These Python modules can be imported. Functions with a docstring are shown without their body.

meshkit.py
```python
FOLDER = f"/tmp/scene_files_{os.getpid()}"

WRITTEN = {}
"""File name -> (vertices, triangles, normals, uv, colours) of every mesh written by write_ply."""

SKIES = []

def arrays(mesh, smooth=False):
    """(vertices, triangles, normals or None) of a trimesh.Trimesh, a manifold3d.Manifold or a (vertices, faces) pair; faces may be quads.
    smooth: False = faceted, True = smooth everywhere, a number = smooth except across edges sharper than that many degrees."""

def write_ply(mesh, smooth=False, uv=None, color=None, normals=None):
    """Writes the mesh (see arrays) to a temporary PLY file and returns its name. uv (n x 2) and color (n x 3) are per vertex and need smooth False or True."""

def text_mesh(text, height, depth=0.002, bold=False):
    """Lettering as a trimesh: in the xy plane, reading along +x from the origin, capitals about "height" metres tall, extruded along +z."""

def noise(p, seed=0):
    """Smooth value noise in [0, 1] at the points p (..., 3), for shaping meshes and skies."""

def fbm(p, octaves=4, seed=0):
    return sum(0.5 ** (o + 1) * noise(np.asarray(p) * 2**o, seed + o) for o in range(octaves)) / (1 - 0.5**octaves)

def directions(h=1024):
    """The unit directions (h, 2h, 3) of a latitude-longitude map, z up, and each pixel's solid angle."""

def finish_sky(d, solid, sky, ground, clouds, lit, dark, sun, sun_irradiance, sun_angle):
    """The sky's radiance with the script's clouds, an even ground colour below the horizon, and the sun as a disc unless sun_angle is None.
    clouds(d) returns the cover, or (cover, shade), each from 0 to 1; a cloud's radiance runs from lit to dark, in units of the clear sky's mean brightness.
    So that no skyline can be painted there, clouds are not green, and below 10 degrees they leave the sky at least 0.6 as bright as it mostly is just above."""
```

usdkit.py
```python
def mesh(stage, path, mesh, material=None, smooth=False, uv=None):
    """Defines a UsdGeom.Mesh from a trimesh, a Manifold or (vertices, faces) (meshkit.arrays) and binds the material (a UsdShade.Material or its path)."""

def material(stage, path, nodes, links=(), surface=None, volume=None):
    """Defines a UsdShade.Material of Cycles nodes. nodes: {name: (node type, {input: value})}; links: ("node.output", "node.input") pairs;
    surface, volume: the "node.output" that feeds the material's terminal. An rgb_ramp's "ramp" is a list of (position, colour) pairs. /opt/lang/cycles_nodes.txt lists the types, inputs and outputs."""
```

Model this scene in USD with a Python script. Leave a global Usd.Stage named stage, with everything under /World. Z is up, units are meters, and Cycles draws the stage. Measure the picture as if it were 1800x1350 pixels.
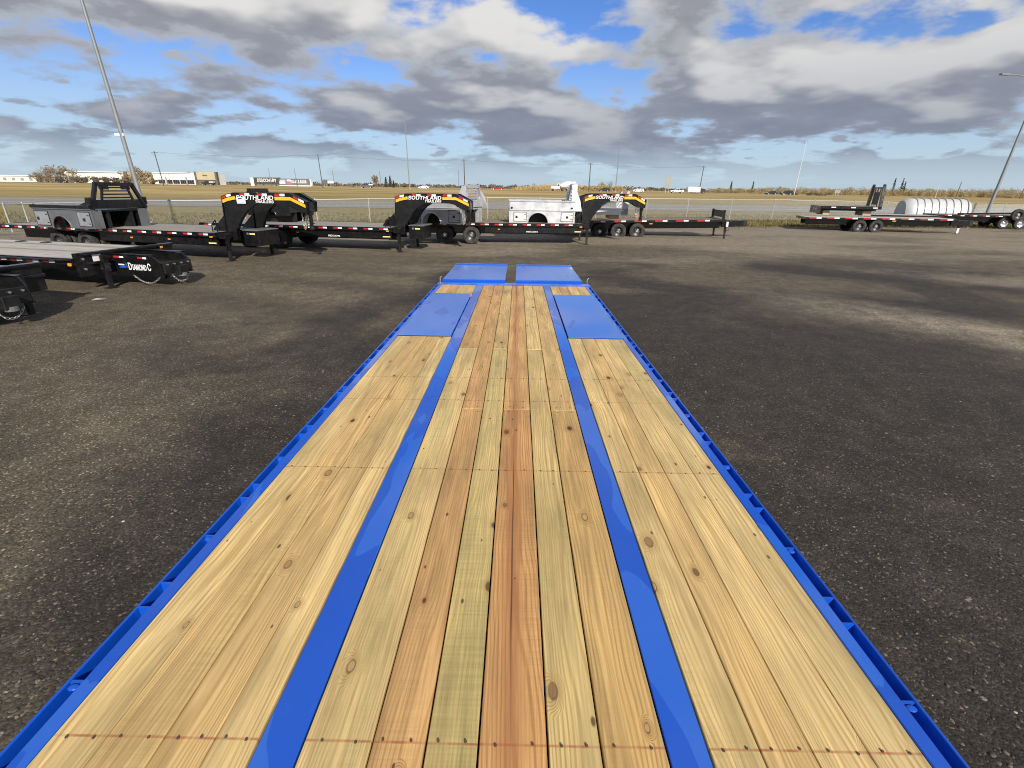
import math, random
import numpy as np, trimesh, usdkit, meshkit
from shapely.geometry import Polygon, Point, LineString, box as sbox
from shapely.ops import unary_union
from pxr import Usd, UsdGeom, UsdLux, UsdShade, Gf, Sdf, Vt

stage = Usd.Stage.CreateInMemory()
UsdGeom.SetStageUpAxis(stage, UsdGeom.Tokens.z)
UsdGeom.SetStageMetersPerUnit(stage, 1.0)
UsdGeom.Xform.Define(stage, '/World')
UsdGeom.Scope.Define(stage, '/World/Looks')

# ---------------------------------------------------------------- camera
EYE = 2.40                                             # the photographer stands on the deck
PITCH, ROLL = math.atan(345/850), math.atan(24/1800)
fwd = np.array([0, math.cos(PITCH), -math.sin(PITCH)])
r0 = np.array([1., 0, 0]); u0 = np.cross(r0, fwd)
right = math.cos(ROLL)*r0 + math.sin(ROLL)*u0
up = np.cross(right, fwd)
cam = UsdGeom.Camera.Define(stage, '/World/camera')
cam.CreateFocalLengthAttr(17.0); cam.CreateHorizontalApertureAttr(36.0); cam.CreateVerticalApertureAttr(27.0)
cam.CreateClippingRangeAttr(Gf.Vec2f(0.05, 10000))
cam.CreateExposureAttr(1.0)
mt = Gf.Matrix4d(1)
for i, v in enumerate((right, up, -fwd, np.array([0, 0, EYE]))):
    mt.SetRow(i, Gf.Vec4d(*map(float, v), 1.0 if i == 3 else 0.0))
cam.AddTransformOp().Set(mt)

# ---------------------------------------------------------------- sun and sky
SUN = np.array([0.27, -0.84, 0.50]); SUN /= np.linalg.norm(SUN)
SUN_EL, SUN_ROT = math.asin(SUN[2]), math.atan2(SUN[0], SUN[1])
sun = UsdLux.DistantLight.Define(stage, '/World/sun')
sun.CreateIntensityAttr(0.70); sun.CreateAngleAttr(0.9); sun.CreateNormalizeAttr(True)
sun.CreateColorAttr(Gf.Vec3f(1.0, 0.93, 0.82))
z = SUN; x = np.cross([0, 0, 1.], z); x /= np.linalg.norm(x); y = np.cross(z, x)
sm = Gf.Matrix4d(1)
for i, v in enumerate((x, y, z)):
    sm.SetRow(i, Gf.Vec4d(*map(float, v), 0))
sun.AddTransformOp().Set(sm)
SKY_STRENGTH = 0.07
CLOUD_SEED = 40.2
def sky_material():
    N, L = {}, []
    def n(name, kind, **k): N[name] = (kind, k); return name
    def l(a, b): L.append((a, b))
    n('sky0', 'sky_texture', sky_type='single_scattering', sun_disc=False, sun_elevation=SUN_EL, sun_rotation=SUN_ROT, air_density=1.0, aerosol_density=0.6, ozone_density=1.6)
    n('tint', 'mix', mix_type='multiply', fac=1.0, color2=(0.38, 0.57, 0.95)); l('sky0.color', 'tint.color1')
    n('tc', 'texture_coordinate'); n('sep', 'separate_xyz'); l('tc.generated', 'sep.vector')
    n('hz', 'map_range', range_type='smoothstep', from_min=-0.02, from_max=0.26, to_min=0.95, to_max=0.0); l('sep.z', 'hz.value')
    n('sky', 'mix', color2=(3.9, 4.85, 5.5)); l('hz.result', 'sky.fac'); l('tint.color', 'sky.color1')
    n('zf', 'math', math_type='maximum', value2=0.0); l('sep.z', 'zf.value1')
    n('za', 'math', math_type='add', value2=0.20); l('zf.value', 'za.value1')
    n('px', 'math', math_type='divide'); l('sep.x', 'px.value1'); l('za.value', 'px.value2')
    n('py', 'math', math_type='divide'); l('sep.y', 'py.value1'); l('za.value', 'py.value2')
    n('p', 'combine_xyz', z=CLOUD_SEED); l('px.value', 'p.x'); l('py.value', 'p.y')
    # cloud cover: billows on broad banks, small puffs low down
    n('n1', 'noise_texture', scale=1.45, detail=10.0, roughness=0.54, distortion=0.0); l('p.vector', 'n1.vector')
    n('n0', 'noise_texture', scale=0.55, detail=2.0, roughness=0.5); l('p.vector', 'n0.vector')
    n('d0', 'math', math_type='multiply_add', value2=0.36, value3=-0.18); l('n0.fac', 'd0.value1')
    n('d', 'math', math_type='add'); l('n1.fac', 'd.value1'); l('d0.value', 'd.value2')
    n('dx', 'math', math_type='multiply_add', value2=0.03); l('sep.x', 'dx.value1'); l('d.value', 'dx.value3')
    n('thin', 'map_range', range_type='smoothstep', from_min=0.05, from_max=0.24, to_min=-0.035, to_max=0.0); l('sep.z', 'thin.value')
    n('dl', 'math', math_type='add'); l('dx.value', 'dl.value1'); l('thin.result', 'dl.value2')
    n('cov', 'map_range', range_type='smoothstep', from_min=0.412, from_max=0.486, to_min=0.0, to_max=1.0); l('dl.value', 'cov.value')
    n('pc', 'noise_texture', scale=4.6, detail=6.0, roughness=0.5); l('p.vector', 'pc.vector')
    n('pcov', 'map_range', range_type='smoothstep', from_min=0.57, from_max=0.66, to_min=0.0, to_max=0.9); l('pc.fac', 'pcov.value')
    n('pz', 'map_range', range_type='smoothstep', from_min=0.34, from_max=0.20, to_min=0.0, to_max=1.0); l('sep.z', 'pz.value')
    n('pm', 'math', math_type='multiply'); l('pcov.result', 'pm.value1'); l('pz.result', 'pm.value2')
    n('cmax', 'math', math_type='maximum'); l('cov.result', 'cmax.value1'); l('pm.value', 'cmax.value2')
    n('covz', 'map_range', range_type='smoothstep', from_min=0.01, from_max=0.085, to_min=0.15, to_max=0.97); l('sep.z', 'covz.value')
    n('cover', 'math', math_type='multiply'); l('cmax.value', 'cover.value1'); l('covz.result', 'cover.value2')
    # bright tops and dark undersides: the density here against the density a little higher up and towards the light
    n('ps', 'vector_math', math_type='multiply', vector2=(0.88, 0.88, 1.0)); l('p.vector', 'ps.vector1')
    n('p2', 'vector_math', math_type='add', vector2=(0.07, 0.0, 0.0)); l('ps.vector', 'p2.vector1')
    n('n2', 'noise_texture', scale=1.45, detail=4.0, roughness=0.5, distortion=0.0); l('p2.vector', 'n2.vector')
    n('n1b', 'noise_texture', scale=1.45, detail=4.0, roughness=0.5, distortion=0.0); l('p.vector', 'n1b.vector')
    n('df', 'math', math_type='subtract'); l('n1b.fac', 'df.value1'); l('n2.fac', 'df.value2')
    n('dfx', 'math', math_type='multiply_add', value2=0.07); l('sep.x', 'dfx.value1'); l('df.value', 'dfx.value3')
    n('lit', 'map_range', range_type='smoothstep', from_min=0.0, from_max=0.17, to_min=0.0, to_max=1.0); l('dfx.value', 'lit.value')
    n('thick', 'map_range', range_type='smoothstep', from_min=0.45, from_max=0.66, to_min=0.0, to_max=1.0); l('dx.value', 'thick.value')
    n('tcol', 'rgb_ramp', ramp=[(0.0, (3.6, 3.75, 4.0)), (0.3, (2.35, 2.38, 2.62)), (1.0, (1.78, 1.82, 2.06))]); l('thick.result', 'tcol.fac')
    n('bright', 'mix', color2=(5.6, 5.5, 5.3)); l('lit.result', 'bright.fac'); l('tcol.color', 'bright.color1')
    n('lowf', 'map_range', range_type='smoothstep', from_min=0.02, from_max=0.26, to_min=0.80, to_max=0.0); l('sep.z', 'lowf.value')
    n('low', 'mix', color2=(1.4, 1.72, 2.45)); l('lowf.result', 'low.fac'); l('bright.color', 'low.color1')
    n('out', 'mix'); l('cover.value', 'out.fac'); l('sky.color', 'out.color1'); l('low.color', 'out.color2')
    n('bg', 'background_shader', strength=SKY_STRENGTH); l('out.color', 'bg.color')
    return usdkit.material(stage, '/World/Looks/sky_look', N, L, surface='bg.background')
dome = UsdLux.DomeLight.Define(stage, '/World/sky')
dome.CreateIntensityAttr(1.0)
UsdShade.MaterialBindingAPI.Apply(dome.GetPrim()).Bind(sky_material())
dome.GetPrim().SetCustomDataByKey('kind', 'structure')

# ---------------------------------------------------------------- helpers
_used = {}
def numbered(parent, name):
    k = (parent, name); n = _used.get(k, 0); _used[k] = n + 1
    return f'{parent}/{name}' + (f'_{n:03d}' if n else '')
def _path(p): return '/World' if p is None else (str(p.GetPath()))
def tag(prim, label=None, cat=None, group=None, kind=None):
    for k, v in (('label', label), ('category', cat), ('group', group), ('kind', kind)):
        if v: prim.SetCustomDataByKey(k, v)
    return prim
def thing(name, label, cat, loc=(0, 0, 0), heading=0.0, group=None, pitch=0.0):
    x = UsdGeom.Xform.Define(stage, numbered('/World', name))
    x.AddTranslateOp().Set(Gf.Vec3d(*map(float, loc)))
    if heading: x.AddRotateZOp().Set(float(heading))
    if pitch: x.AddRotateYOp().Set(float(-pitch))       # + lifts local +x
    return tag(x.GetPrim(), label, cat, group)
def holder(name, parent):
    return UsdGeom.Xform.Define(stage, numbered(_path(parent), name)).GetPrim()
def obj(name, mesh, mat, parent=None, smooth=False, label=None, kind=None):
    if isinstance(mesh, (list,)): mesh = trimesh.util.concatenate(mesh)
    m = usdkit.mesh(stage, numbered(_path(parent), name), mesh, mat, smooth=smooth)
    return tag(m.GetPrim(), label, None, None, kind)
def solo(name, mesh, mat, label, cat=None, group=None, kind=None, smooth=False):
    return tag(obj(name, mesh, mat, None, smooth), label, cat, group, kind)

def bx(x0, x1, y0, y1, z0, z1):
    m = trimesh.creation.box([x1-x0, y1-y0, z1-z0]); m.apply_translation([(x0+x1)/2, (y0+y1)/2, (z0+z1)/2]); return m
def cbx(x0, x1, y0, y1, z0, z1, c=0.004):
    pts = []
    for sx in (0, 1):
        for sy in (0, 1):
            for sz in (0, 1):
                p = np.array([(x0, x1)[sx], (y0, y1)[sy], (z0, z1)[sz]], float)
                d = np.array([c*(1-2*sx), c*(1-2*sy), c*(1-2*sz)])
                for k in range(3):
                    q = p + d; q[k] = p[k]; pts.append(q)
    return trimesh.convex.convex_hull(np.array(pts))
def beam(a, b, w, h=None, upv=(0, 0, 1)):
    """a square bar from a to b, w wide and h high"""
    a, b = np.asarray(a, float), np.asarray(b, float); h = h or w
    d = b-a; L = np.linalg.norm(d); d = d/L
    u = np.asarray(upv, float)
    if abs(d @ u) > .95: u = np.array([1., 0, 0])
    s = np.cross(d, u); s /= np.linalg.norm(s); t = np.cross(s, d)
    m = trimesh.creation.box([L, w, h]); T = np.eye(4); T[:3, 0], T[:3, 1], T[:3, 2], T[:3, 3] = d, -s, t, (a+b)/2
    m.apply_transform(T); return m
def rod(a, b, r, r2=None, n=8):
    a, b = np.asarray(a, float), np.asarray(b, float); r2 = r if r2 is None else r2
    d = b-a; L = np.linalg.norm(d); d = d/L
    u = np.array([0, 0, 1.]) if abs(d[2]) < .95 else np.array([1., 0, 0])
    s = np.cross(d, u); s /= np.linalg.norm(s); t = np.cross(s, d)
    an = np.arange(n)*2*np.pi/n; c = np.cos(an)[:, None]*s + np.sin(an)[:, None]*t
    v = np.vstack([a+c*r, b+c*r2, a[None], b[None]]); f = []
    for i in range(n):
        j = (i+1) % n
        f += [[i, j, n+j], [i, n+j, n+i], [j, i, 2*n], [n+i, n+j, 2*n+1]]
    m = trimesh.Trimesh(v, f, process=False)
    if m.volume < 0: m.invert()
    return m
def path_tube(pts, r, n=6):
    return trimesh.util.concatenate([rod(pts[i], pts[i+1], r, n=n) for i in range(len(pts)-1)])
def extr(poly, y0, y1):
    """a polygon in (x, z) extruded along y"""
    if not isinstance(poly, (Polygon,)) and not hasattr(poly, 'geoms'): poly = Polygon(poly)
    ms = []
    for g in getattr(poly, 'geoms', [poly]):
        m = trimesh.creation.extrude_polygon(g, y1-y0, engine='earcut')
        v = m.vertices; m = trimesh.Trimesh(np.c_[v[:, 0], y1 - v[:, 2], v[:, 1]], m.faces, process=False)
        if m.volume < 0: m.invert()
        ms.append(m)
    return trimesh.util.concatenate(ms)
def extrz(poly, z0, z1):
    if not hasattr(poly, 'geom_type'): poly = Polygon(poly)
    ms = []
    for g in getattr(poly, 'geoms', [poly]):
        m = trimesh.creation.extrude_polygon(g, z1-z0, engine='earcut'); m.apply_translation([0, 0, z0]); ms.append(m)
    return trimesh.util.concatenate(ms)
def text_on(text, height, x, y, z, slant=0.0, bold=True, width=None, depth=0.004):
    """lettering standing in the xz plane, facing -y, its left foot at (x, y, z)"""
    m = meshkit.text_mesh(text, height, depth, bold); v = m.vertices.copy()
    v[:, 0] -= v[:, 0].min()
    if width: v[:, 0] *= width/v[:, 0].max()
    v[:, 0] += slant*v[:, 1]
    return trimesh.Trimesh(np.c_[x+v[:, 0], y-v[:, 2], z+v[:, 1]], m.faces, process=False)
def lathe(profile, n=28):
    """(radius, y) pairs turned about the y axis"""
    p = np.array(profile, float); an = np.arange(n)*2*np.pi/n; k = len(p)
    v = np.stack([np.outer(np.cos(an), p[:, 0]), np.tile(p[:, 1], (n, 1)), np.outer(np.sin(an), p[:, 0])], -1).reshape(-1, 3)
    f = []
    for i in range(n):
        j = (i+1) % n
        for q in range(k-1):
            a, b, c, d = i*k+q, i*k+q+1, j*k+q+1, j*k+q
            f += [[a, b, c], [a, c, d]]
    return trimesh.Trimesh(v, f, process=False)
def at(px, y, z=None):
    """the x of a far thing: where the line of sight through a photo column (of 1800) reaches the distance y"""
    py = 318 + 24*px/1800
    d = fwd + right*(px-900)/850 - up*(py-675)/850
    return float(d[0]/d[1]*y)

# ---------------------------------------------------------------- materials
def mat(name, color, rough=0.5, metal=0.0, spec=0.5, coat=0.0, vary=0.12, scale=6.0, bump=0.0, dirt=None, dirt_amt=0.0, trans=0.0):
    N = {'p': ('principled_bsdf', {'roughness': rough, 'metallic': metal, 'specular_ior_level': spec, 'coat_weight': coat, 'coat_roughness': 0.06}),
         'tc': ('geometry', {}), 'n': ('noise_texture', {'scale': scale, 'detail': 5.0, 'roughness': 0.6}),
         'r': ('map_range', {'from_min': 0.25, 'from_max': 0.75, 'to_min': 1-vary, 'to_max': 1+vary}),
         'c': ('vector_math', {'math_type': 'scale', 'vector1': color}),
         'rr': ('map_range', {'from_min': 0.3, 'from_max': 0.7, 'to_min': max(0, rough-0.08), 'to_max': min(1, rough+0.12)})}
    L = [('tc.position', 'n.vector'), ('n.fac', 'r.value'), ('r.result', 'c.scale'), ('n.fac', 'rr.value'), ('rr.result', 'p.roughness')]
    if dirt is None: L.append(('c.vector', 'p.base_color'))
    else:
        N['dn'] = ('noise_texture', {'scale': scale*0.6, 'detail': 6.0, 'roughness': 0.7}); L.append(('tc.position', 'dn.vector'))
        N['dm'] = ('map_range', {'range_type': 'smoothstep', 'from_min': 0.42, 'from_max': 0.7, 'to_min': 0.0, 'to_max': dirt_amt}); L.append(('dn.fac', 'dm.value'))
        N['mx'] = ('mix', {'color2': dirt}); L += [('dm.result', 'mx.fac'), ('c.vector', 'mx.color1'), ('mx.color', 'p.base_color')]
    if bump:
        N['b'] = ('bump', {'strength': bump, 'distance': 0.01}); L += [('n.fac', 'b.height'), ('b.normal', 'p.normal')]
    return usdkit.material(stage, f'/World/Looks/{name}', N, L, surface='p.BSDF')

M = {}
M['black'] = mat('black_paint', (0.006, 0.006, 0.007), 0.24, spec=0.45, coat=0.25, dirt=(0.05, 0.046, 0.04), dirt_amt=0.16)
M['blackmat'] = mat('black_powder_coat', (0.009, 0.009, 0.0095), 0.45, spec=0.4, dirt=(0.06, 0.052, 0.045), dirt_amt=0.2)
M['rubber'] = mat('tyre_rubber', (0.028, 0.027, 0.026), 0.75, spec=0.3, scale=14, dirt=(0.11, 0.1, 0.085), dirt_amt=0.55, bump=0.3)
M['rim'] = mat('black_rim', (0.02, 0.02, 0.022), 0.35)
M['silver'] = mat('bright_steel', (0.62, 0.63, 0.65), 0.3, metal=0.9)
M['zinc'] = mat('zinc_chain', (0.52, 0.5, 0.43), 0.38, metal=0.75, scale=30)
M['alu'] = mat('brushed_aluminium', (0.57, 0.58, 0.60), 0.38, metal=0.55, scale=3, vary=0.08)
M['aluplate'] = mat('dull_aluminium_plate', (0.46, 0.47, 0.49), 0.42, metal=0.6, scale=9, vary=0.12)
M['steelgrey'] = mat('grey_steel_panel', (0.19, 0.20, 0.21), 0.4, metal=0.5, scale=4)
M['whitepanel'] = mat('white_panel', (0.64, 0.63, 0.59), 0.45, dirt=(0.4, 0.37, 0.3), dirt_amt=0.3)
M['red'] = mat('red_reflector', (0.42, 0.022, 0.025), 0.3, scale=40)
M['white'] = mat('white_reflector', (0.82, 0.82, 0.80), 0.35, scale=40, vary=0.05)
M['amber'] = mat('amber_lens', (0.75, 0.26, 0.02), 0.25, scale=40)
M['yellow'] = mat('yellow_decal', (0.82, 0.42, 0.02), 0.4, vary=0.05)
M['decal'] = mat('white_decal', (0.80, 0.80, 0.79), 0.4, vary=0.04)
M['bluedecal'] = mat('blue_decal', (0.02, 0.08, 0.45), 0.4, vary=0.05)
M['label'] = mat('pale_yellow_label', (0.72, 0.58, 0.22), 0.5)
M['galv'] = mat('galvanised_steel', (0.42, 0.43, 0.43), 0.45, metal=0.4, scale=5)
M['greywood'] = None
def deckwood(name, color):
    N = {'g': ('geometry', {}), 'm': ('texture_coordinate', {}), 'mp': ('mapping', {'scale': (0.6, 9.0, 9.0)}), 'n': ('noise_texture', {'scale': 2.2, 'detail': 6.0, 'roughness': 0.65}),
         'r': ('rgb_ramp', {'ramp': [(0.25, tuple(np.array(color)*0.55)), (0.5, color), (0.75, tuple(np.array(color)*1.3))]}), 'p': ('principled_bsdf', {'roughness': 0.8, 'specular_ior_level': 0.25})}
    return usdkit.material(stage, f'/World/Looks/{name}', N, [('m.object', 'mp.vector'), ('mp.vector', 'n.vector'), ('n.fac', 'r.fac'), ('r.color', 'p.base_color')], surface='p.BSDF')
M['greywood'] = deckwood('weathered_deck_wood', (0.27, 0.25, 0.225))
M['palewood'] = deckwood('pale_weathered_wood', (0.40, 0.38, 0.34))
M['brownwood'] = deckwood('stained_brown_wood', (0.20, 0.155, 0.115))
M['lumber'] = deckwood('lumber_block', (0.42, 0.35, 0.24))

# ---------------------------------------------------------------- ground
def tz(x, y):
    """height of the land: flat yard, a rise to the highway, falling off to the right"""
    x, y = np.asarray(x, float), np.asarray(y, float)
    t = np.clip((y-100)/120, 0, 1); s = t*t*(3-2*t)
    h = 1.32 - 0.0027*np.clip(x, -330, 330) - 0.000012*np.clip(x-110, 0, 250)**2
    far = np.clip((y-260)/400, 0, 1)
    return s*(h*(1-far) + 1.6*far)
def spread(lim, n, k):
    t = np.linspace(-1, 1, n); return lim*np.sinh(k*t)/np.sinh(k)
def sheet(xs, ys, zf, keep=None):
    X, Y = np.meshgrid(xs, ys); Z = zf(X, Y)
    v = np.stack([X, Y, Z], -1).reshape(-1, 3); nx = len(xs)
    i, j = np.meshgrid(np.arange(len(ys)-1), np.arange(nx-1), indexing='ij')
    a = (i*nx+j).ravel(); f = np.vstack([np.c_[a, a+1, a+nx+1], np.c_[a, a+nx+1, a+nx]])
    return trimesh.Trimesh(v, f, process=False)

def field_material():
    N, L = {}, []
    def n(name, kind, **k): N[name] = (kind, k)
    def l(a, b): L.append((a, b))
    n('g', 'geometry')
    n('ms', 'mapping', scale=(0.02, 0.10, 1.0)); l('g.position', 'ms.vector')
    n('a', 'noise_texture', scale=1.0, detail=6.0, roughness=0.6); l('ms.vector', 'a.vector')
    n('ms2', 'mapping', scale=(0.5, 0.9, 1.0)); l('g.position', 'ms2.vector')
    n('b', 'noise_texture', scale=1.0, detail=7.0, roughness=0.7); l('ms2.vector', 'b.vector')
    n('sp', 'separate_xyz'); l('g.position', 'sp.vector')
    n('far', 'map_range', range_type='smoothstep', from_min=60.0, from_max=190.0, to_min=0.0, to_max=1.0); l('sp.y', 'far.value')
    n('lft', 'map_range', from_min=60.0, from_max=-160.0, to_min=0.0, to_max=0.35, clamp=True); l('sp.x', 'lft.value')
    n('fl', 'math', math_type='add', use_clamp=True); l('far.result', 'fl.value1'); l('lft.result', 'fl.value2')
    n('near', 'rgb_ramp', ramp=[(0.3, (0.135, 0.115, 0.042)), (0.55, (0.235, 0.195, 0.078)), (0.75, (0.36, 0.30, 0.145))]); l('b.fac', 'near.fac')
    n('gold', 'rgb_ramp', ramp=[(0.32, (0.235, 0.175, 0.068)), (0.5, (0.365, 0.272, 0.115)), (0.68, (0.49, 0.38, 0.19))]); l('a.fac', 'gold.fac')
    n('m', 'mix'); l('fl.value', 'm.fac'); l('near.color', 'm.color1'); l('gold.color', 'm.color2')
    n('bm', 'bump', strength=0.5, distance=0.12); l('b.fac', 'bm.height')
    n('p', 'principled_bsdf', roughness=0.95, specular_ior_level=0.1); l('m.color', 'p.base_color'); l('bm.normal', 'p.normal')
    return usdkit.material(stage, '/World/Looks/dry_field', N, L, surface='p.BSDF')
M['field'] = field_material()
ys = np.unique(np.concatenate([spread(4000, 90, 6.0), np.linspace(90, 300, 36)]))
solo('ground', sheet(spread(4000, 110, 5.5), ys, lambda X, Y: tz(X, Y) - 0.02), M['field'], 'dry grass land from the yard out to the horizon', kind='structure')

def gravel_material():
    N, L = {}, []
    def n(name, kind, **k): N[name] = (kind, k)
    def l(a, b): L.append((a, b))
    n('g', 'geometry'); n('sp', 'separate_xyz'); l('g.position', 'sp.vector')
    # broad tone
    n('big', 'noise_texture', scale=0.22, detail=5.0, roughness=0.6, distortion=0.6); l('g.position', 'big.vector')
    n('ml', 'mapping', scale=(0.12, 0.26, 1.0), rotation=(0, 0, 0.12)); l('g.position', 'ml.vector')
    n('lane', 'noise_texture', scale=1.0, detail=6.0, roughness=0.62, distortion=0.4); l('ml.vector', 'lane.vector')
    n('mid', 'noise_texture', scale=2.6, detail=7.0, roughness=0.7); l('g.position', 'mid.vector')
    n('dark', 'rgb_ramp', ramp=[(0.25, (0.022, 0.0187, 0.0158)), (0.5, (0.038, 0.0325, 0.0275)), (0.75, (0.060, 0.051, 0.043))]); l('mid.fac', 'dark.fac')
    n('brn', 'rgb_ramp', ramp=[(0.25, (0.060, 0.049, 0.034)), (0.5, (0.104, 0.086, 0.060)), (0.75, (0.155, 0.130, 0.092))]); l('mid.fac', 'brn.fac')
    n('sand', 'rgb_ramp', ramp=[(0.25, (0.17, 0.142, 0.105)), (0.6, (0.29, 0.25, 0.19)), (0.8, (0.38, 0.335, 0.265))]); l('mid.fac', 'sand.fac')
    # brown towards the left and the far side
    n('lx', 'map_range', from_min=-1.8, from_max=-5.0, to_min=0.0, to_max=0.20, clamp=True); l('sp.x', 'lx.value')
    n('fy', 'map_range', from_min=11.0, from_max=24.0, to_min=0.0, to_max=0.30, clamp=True); l('sp.y', 'fy.value')
    n('s1', 'math', math_type='add'); l('lx.result', 's1.value1'); l('fy.result', 's1.value2')
    n('s2', 'math', math_type='add'); l('s1.value', 's2.value1'); l('big.fac', 's2.value2')
    n('bf', 'map_range', range_type='smoothstep', from_min=0.47, from_max=0.70, to_min=0.0, to_max=1.0); l('s2.value', 'bf.value')
    n('c1', 'mix'); l('bf.result', 'c1.fac'); l('dark.color', 'c1.color1'); l('brn.color', 'c1.color2')
    # pale dusty lanes among the parked trailers
    n('fy2', 'map_range', from_min=13.0, from_max=25.0, to_min=-0.17, to_max=0.17, clamp=True); l('sp.y', 'fy2.value')
    n('s3', 'math', math_type='add'); l('fy2.result', 's3.value1'); l('lane.fac', 's3.value2')
    n('lf', 'map_range', range_type='smoothstep', from_min=0.40, from_max=0.70, to_min=0.0, to_max=0.75); l('s3.value', 'lf.value')
    n('c2', 'mix'); l('lf.result', 'c2.fac'); l('c1.color', 'c2.color1'); l('sand.color', 'c2.color2')
    # a spill of sand across the right of the yard: its own colour, along a line
    def streak(k, ax, ay, bx_, by_, w, amt):
        dx, dy = bx_-ax, by_-ay; Ln = math.hypot(dx, dy); ux, uy = dx/Ln, dy/Ln
        n(f'wv{k}', 'noise_texture', scale=0.55, detail=6.0, roughness=0.65); l('g.position', f'wv{k}.vector')
        n(f'dv{k}', 'vector_math', math_type='dot_product', vector2=(-uy, ux, 0)); l('g.position', f'dv{k}.vector1')
        n(f'da{k}', 'math', math_type='subtract', value2=-uy*ax+ux*ay); l(f'dv{k}.value', f'da{k}.value1')
        n(f'dn{k}', 'math', math_type='multiply_add', value2=1.6, value3=-0.8); l(f'wv{k}.fac', f'dn{k}.value1')
        n(f'db{k}', 'math', math_type='add'); l(f'da{k}.value', f'db{k}.value1'); l(f'dn{k}.value', f'db{k}.value2')
        n(f'ab{k}', 'math', math_type='absolute'); l(f'db{k}.value', f'ab{k}.value1')
        n(f'ac{k}', 'map_range', range_type='smoothstep', from_min=w, from_max=0.0, to_min=0.0, to_max=1.0); l(f'ab{k}.value', f'ac{k}.value')
        n(f'al{k}', 'vector_math', math_type='dot_product', vector2=(ux, uy, 0)); l('g.position', f'al{k}.vector1')
        n(f'am{k}', 'map_range', range_type='smoothstep', from_min=ux*ax+uy*ay, from_max=ux*ax+uy*ay+Ln, to_min=0.0, to_max=amt); l(f'al{k}.value', f'am{k}.value')
        n(f'mu{k}', 'math', math_type='multiply'); l(f'ac{k}.result', f'mu{k}.value1'); l(f'am{k}.result', f'mu{k}.value2')
        n(f'mm{k}', 'noise_texture', scale=1.7, detail=6.0, roughness=0.7); l('g.position', f'mm{k}.vector')
        n(f'mr{k}', 'map_range', from_min=0.3, from_max=0.55, to_min=0.30, to_max=1.0, clamp=True); l(f'mm{k}.fac', f'mr{k}.value')
        n(f'mz{k}', 'math', math_type='multiply', use_clamp=True); l(f'mu{k}.value', f'mz{k}.value1'); l(f'mr{k}.result', f'mz{k}.value2')
        return f'mz{k}.value'
    prev = 'c2.color'
    for k, a in enumerate([(5.2, 13.4, 9.2, 8.4, 1.9, 1.0), (11.6, 16.0, 15.6, 14.0, 1.7, 1.0), (16.0, 24.0, 30.0, 22.0, 2.2, 0.8)]):
        s = streak(k, *a); n(f'cs{k}', 'mix'); l(s, f'cs{k}.fac'); l(prev, f'cs{k}.color1'); l('sand.color', f'cs{k}.color2'); prev = f'cs{k}.color'
    # stones: two sizes, each stone with its own tone
    n('v1', 'voronoi_texture', feature='f1', scale=70.0, randomness=1.0); l('g.position', 'v1.vector')
    n('v1s', 'separate_color'); l('v1.color', 'v1s.color')
    n('st1', 'rgb_ramp', ramp=[(0.0, (0.40, 0.40, 0.40)), (0.5, (0.88, 0.87, 0.86)), (0.86, (1.35, 1.32, 1.25)), (0.965, (2.0, 1.9, 1.75)), (0.98, (3.6, 3.4, 3.1)), (1.0, (5.5, 5.2, 4.7))]); l('v1s.r', 'st1.fac')
    n('mul1', 'mix', mix_type='multiply', fac=0.85); l(prev, 'mul1.color1'); l('st1.color', 'mul1.color2')
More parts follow.
